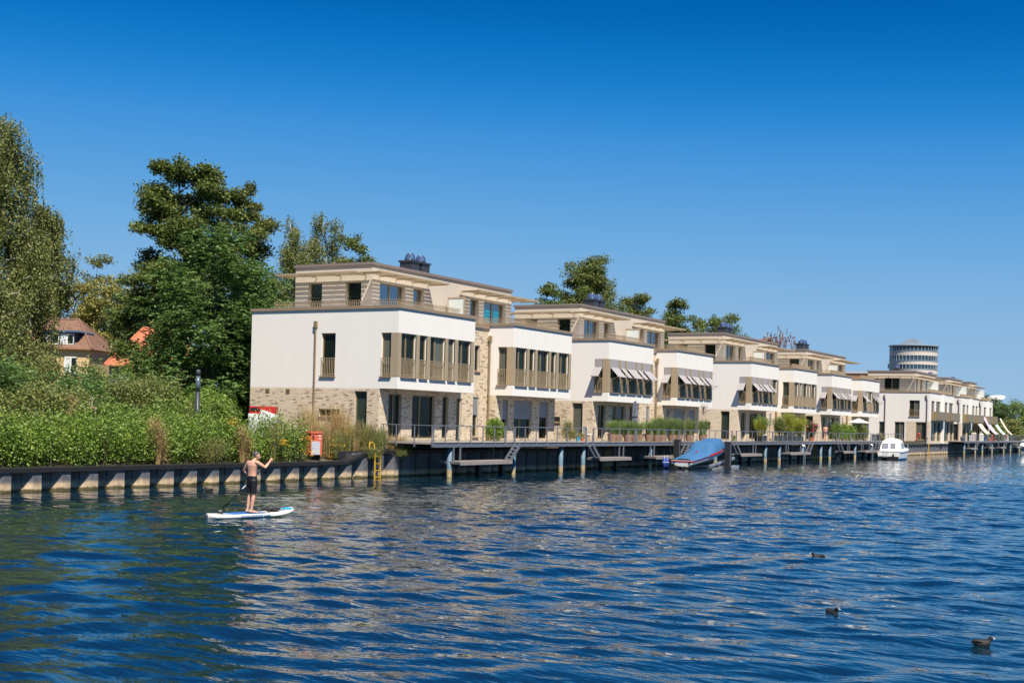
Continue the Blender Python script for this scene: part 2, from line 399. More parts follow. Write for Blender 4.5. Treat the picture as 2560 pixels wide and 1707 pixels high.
# ------------------------------------------------------------------ quay wall of sheet piles
def quay():
    q = thing('quay_wall', 'dark sheet pile quay wall with black cap beam along the water', 'quay wall', (0, 0, 0))
    def pile_mesh(zt):
        m = M(); pf = [(0, 37.60), (0.10, 38.03), (0.50, 38.03), (0.93, 37.60), (1.3, 37.60)]
        for a, b in zip(pf, pf[1:]): m.quad((a[0], a[1], -0.8), (b[0], b[1], -0.8), (b[0], b[1], zt), (a[0], a[1], zt))
        for x in (0.12, 0.64): m.box(x, x + 0.02, 37.97 if x < .3 else 37.84, 38.03 if x < .3 else 37.9, -0.8, zt)
        return m.mesh('sheet_pile', 'sheetpile')
    lo, hi = pile_mesh(0.74), pile_mesh(1.22)
    x = 25.2 - 1.3 * 14
    while x < 240:
        if x + 0.6 < 50.3: O('sheet_pile', lo, q, (x, 0, 0))
        else: O('sheet_pile', hi, q, (x, 0, 0))
        x += 1.3
    def cap(pts):
        for (xa, za), (xb, zb) in zip(pts, pts[1:]):
            m = M(); sec = [(37.54, -0.17), (37.54, -0.02), (37.56, 0), (38.14, 0), (38.14, -0.17)]
            m.loft([[(xa, y, za + z) for y, z in sec], [(xb, y, zb + z) for y, z in sec]]); m.obj('cap_beam', 'capbeam', q)
    cap([(6, 0.87), (18, 0.87), (31, 0.87), (37.2, 0.87), (43.6, 0.86), (49.5, 0.86)])
    cap([(49.5, 0.86), (51.3, 1.36)]); cap([(51.3, 1.36), (57, 1.36), (100, 1.36), (240, 1.36)])
    m = M().box(49.4, 51.5, 38.03, 38.07, 0.6, 1.3); m.obj('backing_plate', 'blacksteel', q)
quay()

# ------------------------------------------------------------------ houses
FRONT = lambda y0: (lambda s, d, z: (s, y0 + d, z))
END = lambda x0: (lambda s, d, z: (x0 + d, s, z))
def fbox(m, f, s0, s1, d0, d1, z0, z1):
    a, b = f(s0, d0, z0), f(s1, d1, z1)
    return m.box(min(a[0], b[0]), max(a[0], b[0]), min(a[1], b[1]), max(a[1], b[1]), z0, z1)
def panel(m, f, s0, s1, z0, z1, holes=(), depth=0.24):
    ss = sorted({s0, s1, *[h[0] for h in holes], *[h[1] for h in holes]}); zs = sorted({z0, z1, *[h[2] for h in holes], *[h[3] for h in holes]})
    ss = [s for s in ss if s0 <= s <= s1]; zs = [z for z in zs if z0 <= z <= z1]
    for a, b in zip(ss, ss[1:]):
        for c, d in zip(zs, zs[1:]):
            mx, mz = (a + b) / 2, (c + d) / 2
            if any(h[0] < mx < h[1] and h[2] < mz < h[3] for h in holes): continue
            m.quad(f(a, 0, c), f(b, 0, c), f(b, 0, d), f(a, 0, d))
    for h in holes:
        a, b, c, d = h[:4]
        m.quad(f(a, 0, c), f(a, depth, c), f(a, depth, d), f(a, 0, d)); m.quad(f(b, 0, c), f(b, depth, c), f(b, depth, d), f(b, 0, d))
        m.quad(f(a, 0, c), f(b, 0, c), f(b, depth, c), f(a, depth, c)); m.quad(f(a, 0, d), f(b, 0, d), f(b, depth, d), f(a, depth, d))
    return m

def railbars(m, f, s0, s1, d, z0, z1, pitch=0.115, w=0.018):
    n = max(2, round((s1 - s0) / pitch))
    for k in range(n + 1):
        s = s0 + (s1 - s0) * k / n
        fbox(m, f, s - w / 2, s + w / 2, d, d + 0.03, z0, z1)
    fbox(m, f, s0, s1, d - 0.004, d + 0.034, z1, z1 + 0.025); fbox(m, f, s0, s1, d - 0.004, d + 0.034, z0 + 0.06, z0 + 0.085)

def window(parent, f, a, b, c, d, mull=False, rail=False, sill=False, shut=0.0, awn=False, glass='glass', frame='bronze', name='window'):
    m = M(); t = 0.065; D0, D1 = 0.13, 0.20
    fbox(m, f, a, a + t, D0, D1, c, d); fbox(m, f, b - t, b, D0, D1, c, d); fbox(m, f, a + t, b - t, D0, D1, c, c + t); fbox(m, f, a + t, b - t, D0, D1, d - t, d)
    if mull:
        x = a + (b - a) * (0.36 if mull is True else mull); fbox(m, f, x - 0.05, x + 0.05, D0 - 0.005, D1, c + t, d - t)
    w = m.obj(name, frame, parent)
    edges = [a + t, b - t] if not mull else [a + t, x - 0.05, x + 0.05, b - t]
    for k in range(0, len(edges), 2): fbox(M(), f, edges[k], edges[k + 1], 0.165, 0.175, c + t, d - t).obj('pane', glass if glass != 'glass' else random.choice(['glass', 'glass', 'glass', 'glass_b', 'glass_b', 'glass_c']), w)
    if rail:
        r = M(); railbars(r, f, a + 0.02, b - 0.02, -0.02, c + 0.02, c + 0.92); r.obj('railing', 'tan', w)
    if sill: fbox(M(), f, a - 0.05, b + 0.05, -0.09, 0.1, c - 0.055, c - 0.003).obj('sill', 'capmetal', w)
    if shut:
        zb = d - (d - c) * shut; s = M(); z = d - 0.004
        while z > zb: fbox(s, f, a + 0.02, b - 0.02, 0.05, 0.075, max(zb, z - 0.062), z - 0.007); z -= 0.062
        fbox(s, f, a + 0.02, b - 0.02, 0.076, 0.09, zb, d - 0.004); s.obj('roller_shutter', 'shutter', w)
    if awn:
        h = d - c; z1 = d - 0.25 * h; z2 = z1 - 0.27 * h; A = M()
        fbox(A, f, a + 0.03, b - 0.03, 0.0, 0.012, z1, d - 0.01)
        A.quad(f(a + 0.03, 0.0, z1), f(b - 0.03, 0.0, z1), f(b - 0.03, -0.58, z2), f(a + 0.03, -0.58, z2))
        fbox(A, f, a + 0.02, b - 0.02, -0.60, -0.57, z2 - 0.04, z2)
        A.obj('awning', 'fabric', w)
        for s in (a + 0.03, b - 0.03): M().bar(f(s, 0.02, z2 - 0.32), f(s, -0.56, z2 - 0.01), 0.025).obj('awning_arm', 'bronze', w)
    return w

BRICK_ONE = M().box(0, 0.235, 0, 0.02, 0, 0.068).mesh('brick', 'brick')
BRICK_END = M().box(0, 0.02, 0, 0.235, 0, 0.068).mesh('brick', 'brick')
def bricks(parent, f, s0, s1, z0, z1, holes, single=None, singlemesh=None):
    m = M(); z = z0 + 0.006; row = 0; cnt = 0
    while z + 0.068 < z1:
        s = s0 - 0.1235 * ((row * 7) % 3) * 0.66
        while s < s1:
            a, b = max(s, s0), min(s + 0.235, s1); segs = [(a, b)]
            for h in holes:
                if h[2] < z + 0.06 and h[3] > z:
                    segs = [q for (p, r) in segs for q in ((p, min(r, h[0])), (max(p, h[1]), r)) if q[1] - q[0] > 0.02]
            for p, r in segs:
                if r - p < 0.03: continue
                jit = random.uniform(-0.003, 0.002)
                if single and r - p > 0.23 and cnt < 300 and single(p, z):
                    O('brick', singlemesh, parent, f(p, -0.006 + jit, z)); cnt += 1
                else: fbox(m, f, p, r, -0.006 + jit, 0.012, z, z + 0.068)
            s += 0.247
        z += 0.0805; row += 1
    tag(m.obj('brick_facing', 'brick', parent), kind='stuff')

UW = [(0.28, 1.61), (1.91, 2.60), (2.90, 4.33), (4.61, 5.28), (5.60, 6.92)]
def upper_box(b, x0, awn, endawn, end_holes, pipe_y=None):
    """white upper storey of one dwelling"""
    holes = [(x0 + a, x0 + c, 5.04, 7.24) for a, c in UW]; eh = [(0.42, 1.03, 5.04, 7.24)] + end_holes
    w = M(); panel(w, FRONT(0), x0, x0 + 7.3, 4.43, 8.5, holes); panel(w, END(x0), 0, 9.6, 4.43, 8.5, eh)
    X1 = x0 + 7.3
    w.quad((X1, 0, 4.43), (X1, 9.6, 4.43), (X1, 9.6, 8.5), (X1, 0, 8.5)); w.quad((x0, 9.6, 4.43), (X1, 9.6, 4.43), (X1, 9.6, 8.5), (x0, 9.6, 8.5))
    w.quad((x0, 0, 4.43), (X1, 0, 4.43), (X1, 9.6, 4.43), (x0, 9.6, 4.43)); w.quad((x0, 0, 8.46), (X1, 0, 8.46), (X1, 9.6, 8.46), (x0, 9.6, 8.46))
    w.obj('upper_wall', 'white', b)
    c = M(); o = 0.07
    c.box(x0 - o, X1 + o, -o, 0.22, 8.47, 8.62).box(x0 - o, x0 + 0.22, 0.22, 9.6 + o, 8.47, 8.62).box(X1 - 0.22, X1 + o, 0.22, 9.6 + o, 8.47, 8.62)
    c.obj('parapet_cap', 'capmetal', b)
    ed = [0] + [e for p in UW for e in p] + [7.3]
    for k in range(0, len(ed), 2):
        a, e = x0 + ed[k], x0 + ed[k + 1]
        if k == len(ed) - 2: e -= 0.06
        m = M(); fbox(m, FRONT(0), a if k else a - 0.014, e, -0.014, 0.05, 5.04, 7.24)
        if k == 0: m.box(x0 - 0.014, x0 + 0.05, 0.05, 0.42, 5.04, 7.24)
        m.obj('cladding_panel', 'tan', b)
    for i, (a, e) in enumerate(UW): window(b, FRONT(0), x0 + a, x0 + e, 5.04, 7.24, mull=(0.42 if e - a > 1 else False), rail=True, sill=True, awn=awn[i])
    window(b, END(x0), 0.42, 1.03, 5.04, 7.24, rail=True, sill=True, awn=endawn)
    for h in end_holes: window(b, END(x0), *h, rail=True, sill=True)
    if pipe_y is not None:
        px = x0 - 0.07 if x0 == 0 else x0 - 0.12
        p = M().cyl((px, pipe_y, 1.7), (px, pipe_y, 7.55), 0.045, n=8); p.box(px - 0.07, px + 0.065, pipe_y - 0.085, pipe_y + 0.085, 7.55, 7.88)
        for z in (3.0, 4.7, 6.4): p.cyl((px, pipe_y, z), (px, pipe_y, z + 0.05), 0.055, n=8)
        p.obj('drainpipe', 'bronze', b)
    r = M(); f2 = END(x0)
    def top(f, s0, s1):
        n = round((s1 - s0) / 0.115)
        for k in range(n + 1):
            s = s0 + (s1 - s0) * k / n
            fbox(r, f, s - 0.012, s + 0.012, 0.30, 0.325, 8.58, 8.86); r.bar(f(s, 0.31, 8.85), f(s, 0.23, 8.96), 0.024)
        fbox(r, f, s0, s1, 0.32, 0.35, 8.62, 8.65); fbox(r, f, s0, s1, 0.32, 0.345, 8.80, 8.82)
    top(FRONT(0), x0 + 0.3, x0 + 6.1); top(f2, 0.35, 8.3 if x0 == 0 else 3.4)
    r.obj('terrace_railing', 'tan', b)

def sunshade(b, f, s0, s1, wall_gap=0.12, out=1.35, z=10.52):
    t = fbox(M(), f, s0, s1, -out - 0.05, -out, z - 0.035, z + 0.05).obj('sunshade', 'tan', b)
    sl = fbox(M(), f, s0, s1, -0.083, 0, z - 0.004, z + 0.008).mesh('slat', 'tan')
    d = wall_gap
    while d < out - 0.05:
        p = f(0, -d, 0); q = f(0, 0, 0); O('slat', sl, t, (p[0] - q[0], p[1] - q[1], 0)); d += 0.108
    n = max(2, round((s1 - s0) / 1.3)); S00 = s0 + 0.35
    br = M(); fbox(br, f, S00, S00 + 0.035, -out, 0.0, z - 0.065, z - 0.006); fbox(br, f, S00, S00 + 0.07, -out + 0.1, -out + 0.3, z + 0.009, z + 0.06); br = br.mesh('bracket', 'tan')
    for k in range(n):
        s = s0 + 0.35 + (s1 - s0 - 0.5) * k / max(1, n - 1); O('bracket', br, t, (0, 0, 0)) if k == 0 else O('bracket', br, t, tuple(a - c for a, c in zip(f(s, 0, 0), f(S00, 0, 0))))
        if k == 0: S00 = s

def penthouse(b, reflect_cyan=False):
    X0, X1, Y0, Y1 = 2.45, 17.2, 3.5, 8.7
    fh = [(3.16, 5.54), (6.34, 7.41), (12.3, 13.3), (13.9, 16.5)]; eh = [(4.21, 5.26), (6.85, 7.79)]
    w = M(); panel(w, FRONT(Y0), X0, X1, 8.46, 11.08, [(*h, 8.52, 10.2) for h in fh], 0.3); panel(w, END(X0), Y0, Y1, 8.46, 11.08, [(*h, 8.52, 10.2) for h in eh], 0.3)
    w.quad((X1, Y0, 8.46), (X1, Y1, 8.46), (X1, Y1, 11.08), (X1, Y0, 11.08)); w.quad((X0, Y1, 8.46), (X1, Y1, 8.46), (X1, Y1, 11.08), (X0, Y1, 11.08))
    w.obj('penthouse_wall', 'cream', b)
    rf = M().box(X0 - 0.08, X1 + 0.08, Y0 - 0.08, Y1 + 0.08, 11.06, 11.2).obj('roof', 'rooftrim', b)
    M().box(X0 + 0.1, X1 - 0.1, Y0 + 0.1, Y1 - 0.1, 11.18, 11.22).obj('gravel_bed', 'gravel', rf)
    for cx in (9.85, 10.95):
        ch = M().box(cx, cx + 0.82, 6.1, 6.95, 11.2, 12.2).box(cx - 0.07, cx + 0.89, 6.03, 7.02, 12.2, 12.3).obj('chimney', 'slate', rf)
    k = M()
    for cx in (9.85, 10.95):
        k.lathe([(0.30, 0), (0.33, 0.12), (0.27, 0.34), (0.15, 0.44), (0.02, 0.47)], (cx + 0.41, 6.5, 12.3), 10)
        for t in range(10):
            a = t * 0.6283; k.bar((cx + 0.41 + 0.34 * math.cos(a), 6.5 + 0.34 * math.sin(a), 12.3), (cx + 0.41 + 0.2 * math.cos(a), 6.5 + 0.2 * math.sin(a), 12.74), 0.03)
    k.obj('chimney_cowl', 'zinc', rf)
    for i, h in enumerate(fh):
        wd = window(b, FRONT(Y0 + 0.1), *h, 8.52, 10.2, mull=(0.5 if h[1] - h[0] > 1.5 else False), glass='skyglass')
        if reflect_cyan and i == 3:
            M().box(h[0] + 0.45, h[0] + 1.12, 3.755, 3.762, 8.6, 9.75).box(h[0] + 1.5, h[0] + 2.2, 3.755, 3.762, 8.6, 9.75).obj('cyan_reflection', 'boardaqua', wd)  # thin cyan boxes before the panes, a reflection in the glass put in as colour
    for h in eh: window(b, END(X0 + 0.1), *h, 8.52, 10.2)
    sunshade(b, END(X0), 3.5, 9.0); sunshade(b, FRONT(Y0), 1.1, 7.85); sunshade(b, FRONT(Y0), 10.95, 18.3)
    M().box(17.22, 18.3, 3.5, 9.0, 10.5, 10.53).obj('sunshade_return', 'tan', b)
    s = M().box(9.46, 9.54, 2.1, 2.16, 8.5, 9.98).box(9.46, 9.54, 3.2, 3.26, 8.5, 9.98).box(9.46, 9.54, 2.16, 3.2, 9.92, 9.98).box(9.46, 9.54, 2.16, 3.2, 8.5, 8.56)
    sc = s.obj('terrace_screen', 'tan', b); M().box(9.49, 9.51, 2.16, 3.2, 8.56, 9.92).obj('pane', 'frosted', sc)

def duplex(X, label, awn1, end1, awn2, end2, near, shut1=(0, 0, 0), shut2=(0, 0, 0), first=False):
    b = thing('terraced_house', label, 'house', (X, 37.5, 0), group='white terraced houses with set back penthouses')
    bm = 'mortar' if near else 'brickwall'
    ez = [(1.84, 2.63, 1.86, 4.28), (3.54, 4.93, 2.95, 3.33)]
    G1 = [(0.85, 2.0), (2.98, 5.15), (5.88, 6.5)]; G2 = [(7.3 - c + 11.55, 7.3 - a + 11.55) for a, c in G1][::-1]
    h1 = [(a, c, 1.9, 4.2) for a, c in G1]; h2 = [(a, c, 1.9, 4.2) for a, c in G2]
    hr = [(8.25, 8.8, 1.9, 4.15), (10.0, 10.6, 2.0, 4.28), (10.05, 10.62, 5.77, 7.25)]
    w = M()
    panel(w, END(0), 1.1, 9.6, 1.4, 4.43, ez); panel(w, FRONT(1.1), 0, 7.3, 1.4, 4.43, h1); panel(w, FRONT(1.7), 7.3, 11.55, 1.4, 8.3, hr)
    panel(w, FRONT(1.1), 11.55, 18.85, 1.4, 4.43, h2); panel(w, END(11.55), 1.1, 1.7, 1.4, 4.43)
    w.quad((7.3, 1.1, 1.4), (7.3, 1.7, 1.4), (7.3, 1.7, 4.43), (7.3, 1.1, 4.43)); w.quad((18.85, 1.1, 1.4), (18.85, 9.6, 1.4), (18.85, 9.6, 4.43), (18.85, 1.1, 4.43))
    w.quad((0, 9.6, 1.4), (18.85, 9.6, 1.4), (18.85, 9.6, 4.43), (0, 9.6, 4.43)); w.quad((7.3, 9.5, 4.43), (11.55, 9.5, 4.43), (11.55, 9.5, 8.3), (7.3, 9.5, 8.3)); w.quad((7.3, 1.7, 8.25), (11.55, 1.7, 8.25), (11.55, 9.5, 8.25), (7.3, 9.5, 8.25))
    pl = w.obj('brick_wall', bm, b)
    if near:
        bricks(pl, END(0), 1.1, 9.6, 1.5, 4.42, ez + [(8.24, 8.55, 4.08, 4.36), (6.85, 7.17, 4.08, 4.36)], (lambda s, z: s > 4.2 and z > 2.55) if first else None, BRICK_END)
        bricks(pl, FRONT(1.1), 0.0, 7.3, 1.5, 4.42, h1); bricks(pl, FRONT(1.7), 7.3, 11.55, 1.5, 8.28, hr); bricks(pl, FRONT(1.1), 11.55, 18.85, 1.5, 4.42, h2); bricks(pl, END(11.55), 1.1, 1.7, 1.5, 4.42, [])
    M().box(7.3, 11.6, 1.6, 1.95, 8.28, 8.46).obj('parapet_cap', 'capmetal', b)
    r = M(); railbars(r, FRONT(1.7), 7.35, 11.5, 0.05, 8.46, 8.9, 0.12); r.obj('terrace_railing', 'tan', b)
    for i, (a, c) in enumerate(G1): window(b, FRONT(1.1), a, c, 1.9, 4.2, mull=(0.4 if i == 1 else 0.5 if i == 0 else False), shut=shut1[i], name='terrace_door')
    for i, (a, c) in enumerate(G2): window(b, FRONT(1.1), a, c, 1.9, 4.2, mull=(0.4 if i == 1 else False), shut=shut2[i], name='terrace_door')
    window(b, FRONT(1.7), *hr[0]); window(b, FRONT(1.7), *hr[1], shut=0.45, sill=True); window(b, FRONT(1.7), *hr[2], sill=True)
    window(b, END(0), *ez[0]); window(b, END(0), *ez[1], sill=True)
    upper_box(b, 0, awn1, end1, [(3.93, 4.85, 5.04, 7.26)] if first else [], pipe_y=5.2)
    upper_box(b, 11.55, awn2, end2, [], pipe_y=1.5)
    penthouse(b, first)
    if near:
        for y in (8.26, 6.87):
            v = M().box(-0.012, 0.03, y, y + 0.28, 4.1, 4.34)
            for k in range(5): v.box(-0.02, -0.012, y + 0.02, y + 0.26, 4.12 + k * 0.043, 4.145 + k * 0.043)
            v.obj('wall_vent', 'bronze', b)
    if first:
        M().bar((9.0, 1.6, 7.9), (9.5, 1.15, 7.9), 0.03).bar((9.0, 1.65, 7.9), (9.05, 1.65, 7.3), 0.03).obj('wall_hook', 'darksteel', b)
    return b
N5 = (0,) * 5; Y5 = (1,) * 5
duplex(53.35, 'nearest white terraced house, with no awnings and a drainpipe on its bare end wall', N5, 0, N5, 0, True, (0, 0, 0), (0.5, 0.48, 0.42), True)
duplex(77.55, 'second white terraced house, every upper window shaded by a grey awning', Y5, 1, Y5, 1, True, (0, 0, 0), (1, 1, 1))
duplex(105.25, 'third white terraced house, awnings on its first half only', (1, 1, 1, 1, 0), 1, N5, 0, False, (0, 0, 0), (0, 1, 0))
duplex(129.1, 'fourth white terraced house, awnings on both halves, behind the open parasol', Y5, 1, (1, 0, 0, 1, 1), 1, False)

def far_house(X, L, label, shade):
    b = thing('balcony_house', label, 'house', (X, 37.5, 0), group='far white houses with bronze balconies')
    eh = [(1.27, 2.61, 4.92, 7.06)]; el = [(3.15, 4.44, 1.9, 4.2), (0.42, 1.7, 1.9, 4.2), (5.77, 6.49, 1.75, 4.18)]
    bw = L / 2 - 0.4
    fh = []; fl = []
    for s in (0, L / 2 + 0.4):
        fh += [(s + 1.1, s + 3.1, 4.75, 7.05), (s + 4.0, s + bw - 0.7, 4.75, 7.05)]; fl += [(s + 1.2, s + 4.2, 1.75, 4.2), (s + 4.9, s + bw - 0.3, 1.75, 4.2)]
    w = M(); panel(w, END(0), 0, 9.6, 4.3, 8.1, eh); panel(w, END(0), 3.0, 9.6, 1.4, 4.3, el[::2]); panel(w, FRONT(0), 0, L, 4.3, 8.1, fh)
    w.quad((L, 0, 1.4), (L, 9.6, 1.4), (L, 9.6, 8.1), (L, 0, 8.1)); w.quad((0, 9.6, 1.4), (L, 9.6, 1.4), (L, 9.6, 8.1), (0, 9.6, 8.1)); w.quad((0, 0, 8.06), (L, 0, 8.06), (L, 9.6, 8.06), (0, 9.6, 8.06))
    w.obj('upper_wall', 'white', b)
    q = M(); panel(q, END(0), 0, 3.0, 1.4, 4.3, [el[1]]); panel(q, FRONT(0.0), 0, L, 1.4, 4.3, fl); q.obj('brick_wall', 'brickwall', b)
    M().box(L / 2 - 0.4, L / 2 + 0.4, -0.25, -0.005, 1.45, 8.02).obj('wall_pier', 'white', b)
    M().box(-0.06, L + 0.06, -0.06, 0.2, 8.07, 8.22).box(-0.06, 0.2, 0.2, 9.6, 8.07, 8.22).obj('parapet_cap', 'capmetal', b)
    for h in eh: window(b, END(0), *h, mull=0.5, rail=True, sill=True)
    for h in el: window(b, END(0), *h, mull=(0.5 if h[1] - h[0] > 1 else False), sill=True)
    for h in fh: window(b, FRONT(0), *h, mull=0.5)
    for h in fl: window(b, FRONT(0), *h, mull=0.5, name='terrace_door')
    for s in (1.0, L / 2 + 1.6):
        k = M().box(s, s + bw - 1.2, -0.8, -0.01, 4.45, 4.6).box(s, s + bw - 1.2, -0.84, -0.80, 4.55, 5.65).box(s, s + 0.04, -0.8, -0.01, 4.6, 5.65).box(s + bw - 1.24, s + bw - 1.2, -0.8, -0.01, 4.6, 5.65)
        k.obj('balcony', 'bronze', b)
    for y in (5.72, 0.3):
        p = M().cyl((-0.08, y, 1.6), (-0.08, y, 7.2), 0.06, n=8).path([(-0.08, y, 7.2), (-0.08, y + 0.12, 7.4), (-0.08, y + 0.12, 7.75)], [0.06, 0.09, 0.11], 8); p.obj('drainpipe', 'rooftrim', b)
    x0, x1, y0, y1 = 1.0, L - 2.0, 2.2, 8.4
    ph = [(1.9, 2.9, 8.3, 10.0), (4.2, 5.6, 8.3, 10.0), (7.5, min(9.5, L - 4), 8.3, 10.0)]
    pe = [(4.2, 6.2, 8.4, 10.0)]
    w = M(); panel(w, FRONT(y0), x0, x1, 8.06, 10.85, ph); panel(w, END(x0), y0, y1, 8.06, 10.85, pe)
    w.quad((x1, y0, 8), (x1, y1, 8), (x1, y1, 10.85), (x1, y0, 10.85)); w.quad((x0, y1, 8), (x1, y1, 8), (x1, y1, 10.85), (x0, y1, 10.85)); w.obj('penthouse_wall', 'cream', b)
    rf = M().box(x0 - 0.1, x1 + 0.1, y0 - 0.1, y1 + 0.1, 10.82, 11.0).obj('roof', 'rooftrim', b)
    M().box(6, 6.7, 5.5, 6.2, 11.0, 11.6).obj('chimney', 'slate', rf); M().ell((6.35, 5.85, 11.7), (0.4, 0.4, 0.3)).obj('chimney_cowl', 'zinc', rf)
    for h in ph: window(b, FRONT(y0), *h)
    for h in pe: window(b, END(x0), *h, mull=0.5)
    sunshade(b, END(x0), y0, y1 + 0.3, z=10.2, out=1.15); sunshade(b, FRONT(y0), x0 - 1.15, x1 + 1.2, z=10.2, out=1.15)
    M().box(L / 2, L / 2 + 0.06, 0.6, 2.1, 8.3, 9.8).obj('terrace_screen', 'frosted', b)
    r = M(); railbars(r, END(0), 0.3, 8.8, 0.25, 8.2, 8.55, 0.14); railbars(r, FRONT(0), 0.3, L - 0.3, 0.25, 8.2, 8.55, 0.14); r.obj('terrace_railing', 'tan', b)
far_house(173.8, 15.6, 'first far white house with bronze balconies, beside the white cabin boat', 0)
far_house(194.4, 13.2, 'second far white house with bronze balconies, behind the peach shade sail', 1)
far_house(211.0, 8.6, 'last and smallest white house in the row, against the dark trees', 2)

# ------------------------------------------------------------------ river decks with stairs and low landings
POST = M().box(-0.025, 0.025, -0.02, 0.02, 1.55, 2.62).box(-0.035, 0.035, -0.05, -0.02, 1.58, 1.76).mesh('post', 'rail')
STEP = M().box(0, 0.24, 0, 0.62, -0.03, 0).mesh('step', 'oldwood')
PILE_B = M().cyl((0, 0, -1.2), (0, 0, 1.6), 0.14, n=14).mesh('pile', 'bluepile', True)
PILE_K = M().box(-0.13, 0.13, -0.13, 0.13, -1.2, 0.72).mesh('pile', 'blackpile')
def deck(x0, x1, label, landings, piles, posts_gap=(), left_return=False):
    d = thing('river_deck', label, 'deck', (x0, 35.4, 0), group='steel decks over the water'); L = x1 - x0
    M().box(0.02, L - 0.02, 0.06, 3.2, 1.70, 1.80).obj('planking', 'deckwood', d)
    n = max(1, round(L / 3.2))
    for k in range(n):
        a, b = L * k / n, L * (k + 1) / n
        M().box(a + 0.012, b - 0.012, 0, 0.055, 1.55, 1.775).box(a + 0.012, b - 0.012, -0.03, 0.055, 1.775, 1.80).obj('fascia', 'steel', d)
        if k: M().box(a - 0.06, a + 0.06, 0.1, 3.1, 1.48, 1.695).obj('joist', 'blacksteel', d)
    rl = M()
    def rail(pa, pb):
        rl.bar((pa[0], pa[1], 2.64), (pb[0], pb[1], 2.64), 0.05, 0.045)
    segs = [0] + [v for g in posts_gap for v in g] + [L]
    for a, b in zip(segs[::2], segs[1::2]):
        rail((a, 0.02), (b, 0.02)); k = max(1, round((b - a) / 1.28))
        for i in range(k + 1): O('post', POST, d, (a + (b - a) * i / k, 0.02, 0))
        for p in (a + 0.14, b - 0.14): O('post', POST, d, (p, 0.02, 0))
    if left_return:
        rail((0.03, 0.02), (0.03, 3.1))
        for y in (1.1, 2.2, 3.0): O('post', POST, d, (0.03, y, 0))
    rl.obj('handrail', 'rail', d)
    for px, ptype in piles: O('pile', PILE_B if ptype else PILE_K, d, (px - x0, 0.25 if ptype else 0.1, 0))
    for a, b, side in landings:
        a -= x0; b -= x0
        p = M().box(a, b, -0.45, 0.75, 0.72, 0.80)
        for y in (-0.45, -0.03, 0.37): p.box(a - 0.02, b + 0.02, y, y + 0.38, 0.80, 0.86)
        p.box(a - 0.02, b + 0.02, -0.5, -0.455, 0.66, 0.84)
        lp = p.obj('landing', 'oldwood', d)
        h = M()
        for x in ((a + 0.12, a + 0.75) if side > 0 else (b - 0.12, b - 0.75)): h.box(x - 0.05, x + 0.05, 0.0, 0.054, 0.86, 1.545)
        h.box(a + 0.3, a + 0.34, 0.5, 0.54, 0.86, 1.69).box(b - 0.34, b - 0.3, 0.5, 0.54, 0.86, 1.69); h.obj('hanger', 'steel', d)
        top, bot = (b + 1.0, b - 0.05) if side > 0 else (a - 1.0, a + 0.05)
        st = M()
        for y in (-0.40, 0.24 - 0.30): st.bar((top, y - 0.02, 1.70), (bot, y - 0.02, 0.84), 0.03, 0.2)
        s = st.obj('stair', 'steel', d)
        for k in range(5):
            t = (k + 0.5) / 5.2; x = top + (bot - top) * t; O('step', STEP, s, (x - 0.12, -0.40 - 0.0, 1.66 - 0.86 * t)).scale = (1, 0.52, 1)
    return d
A, B, Cx, D = 53.5, 77.7, 105.3, 129.2
def stdpiles(s, L): return [(s + 2.0, 1), (s + 4.6, 0), (s + 7.0, 0), (s + 8.5, 1), (s + 14.1, 1), (s + 17.0, 1), (s + 19.2, 0), (s + 21.3, 0)]
deck(53.5, 77.6, 'grey steel deck with stairs in front of the nearest house, ladder below it', [(55.4, 60.6, 1), (71.4, 75.9, -1)], stdpiles(53.5, 0), [(7.25, 8.1), (16.95, 17.8)], True)
deck(77.62, 105.1, 'grey steel deck carrying the row of grass planters behind the covered boat', [(79.9, 84.9, 1), (96.3, 101.1, -1)], stdpiles(78.5, 0) + [(104.0, 1)], [(7.4, 8.2), (17.9, 18.7)])
deck(105.12, 129.0, 'grey steel deck with bamboo in dark crates and a bather', [(108.6, 114.2, 1), (124.9, 128.8, -1)], stdpiles(105.6, 0), [(9.2, 10.0), (18.9, 19.7)])
deck(129.02, 150.5, 'grey steel deck with the open white parasol', [(133.0, 137.9, 1)], stdpiles(129.5, 0)[:6] + [(149, 1)], [(9.0, 9.8)])
deck(186.0, 252.0, 'farthest steel deck crowded with colourful things at the right', [(189, 193.5, 1), (203, 207, -1), (213, 217.5, 1), (228, 233, -1)], [(187.5, 1), (195.5, 1), (201, 1), (209, 1), (219.5, 1), (226, 1), (235, 1), (243, 1), (204, 0), (216, 0), (231, 0)], [(8.5, 9.3), (40.0, 40.8)])
tag(M().box(173, 186, 37.6, 37.66, 2.2, 2.25).box(173.1, 173.15, 37.6, 37.65, 1.4, 2.2).box(177, 177.05, 37.6, 37.65, 1.4, 2.2).box(181, 181.05, 37.6, 37.65, 1.4, 2.2).box(185, 185.05, 37.6, 37.65, 1.4, 2.2).obj('bank_railing', 'rail'), 'thin grey railing on the bank before the first far house', 'railing')
tag(M().box(53.5, 152, 38.15, 39.3, 1.4, 1.80).obj('terrace_paving', 'deckwood'), 'paved strip between the houses and the decks', 'paving', kind='structure')
tag(M().box(152.2, 252, 38.1, 40, 1.3, 1.72).obj('grass_verge', 'soil'), 'strip of bank in front of the far houses', 'bank', kind='structure')

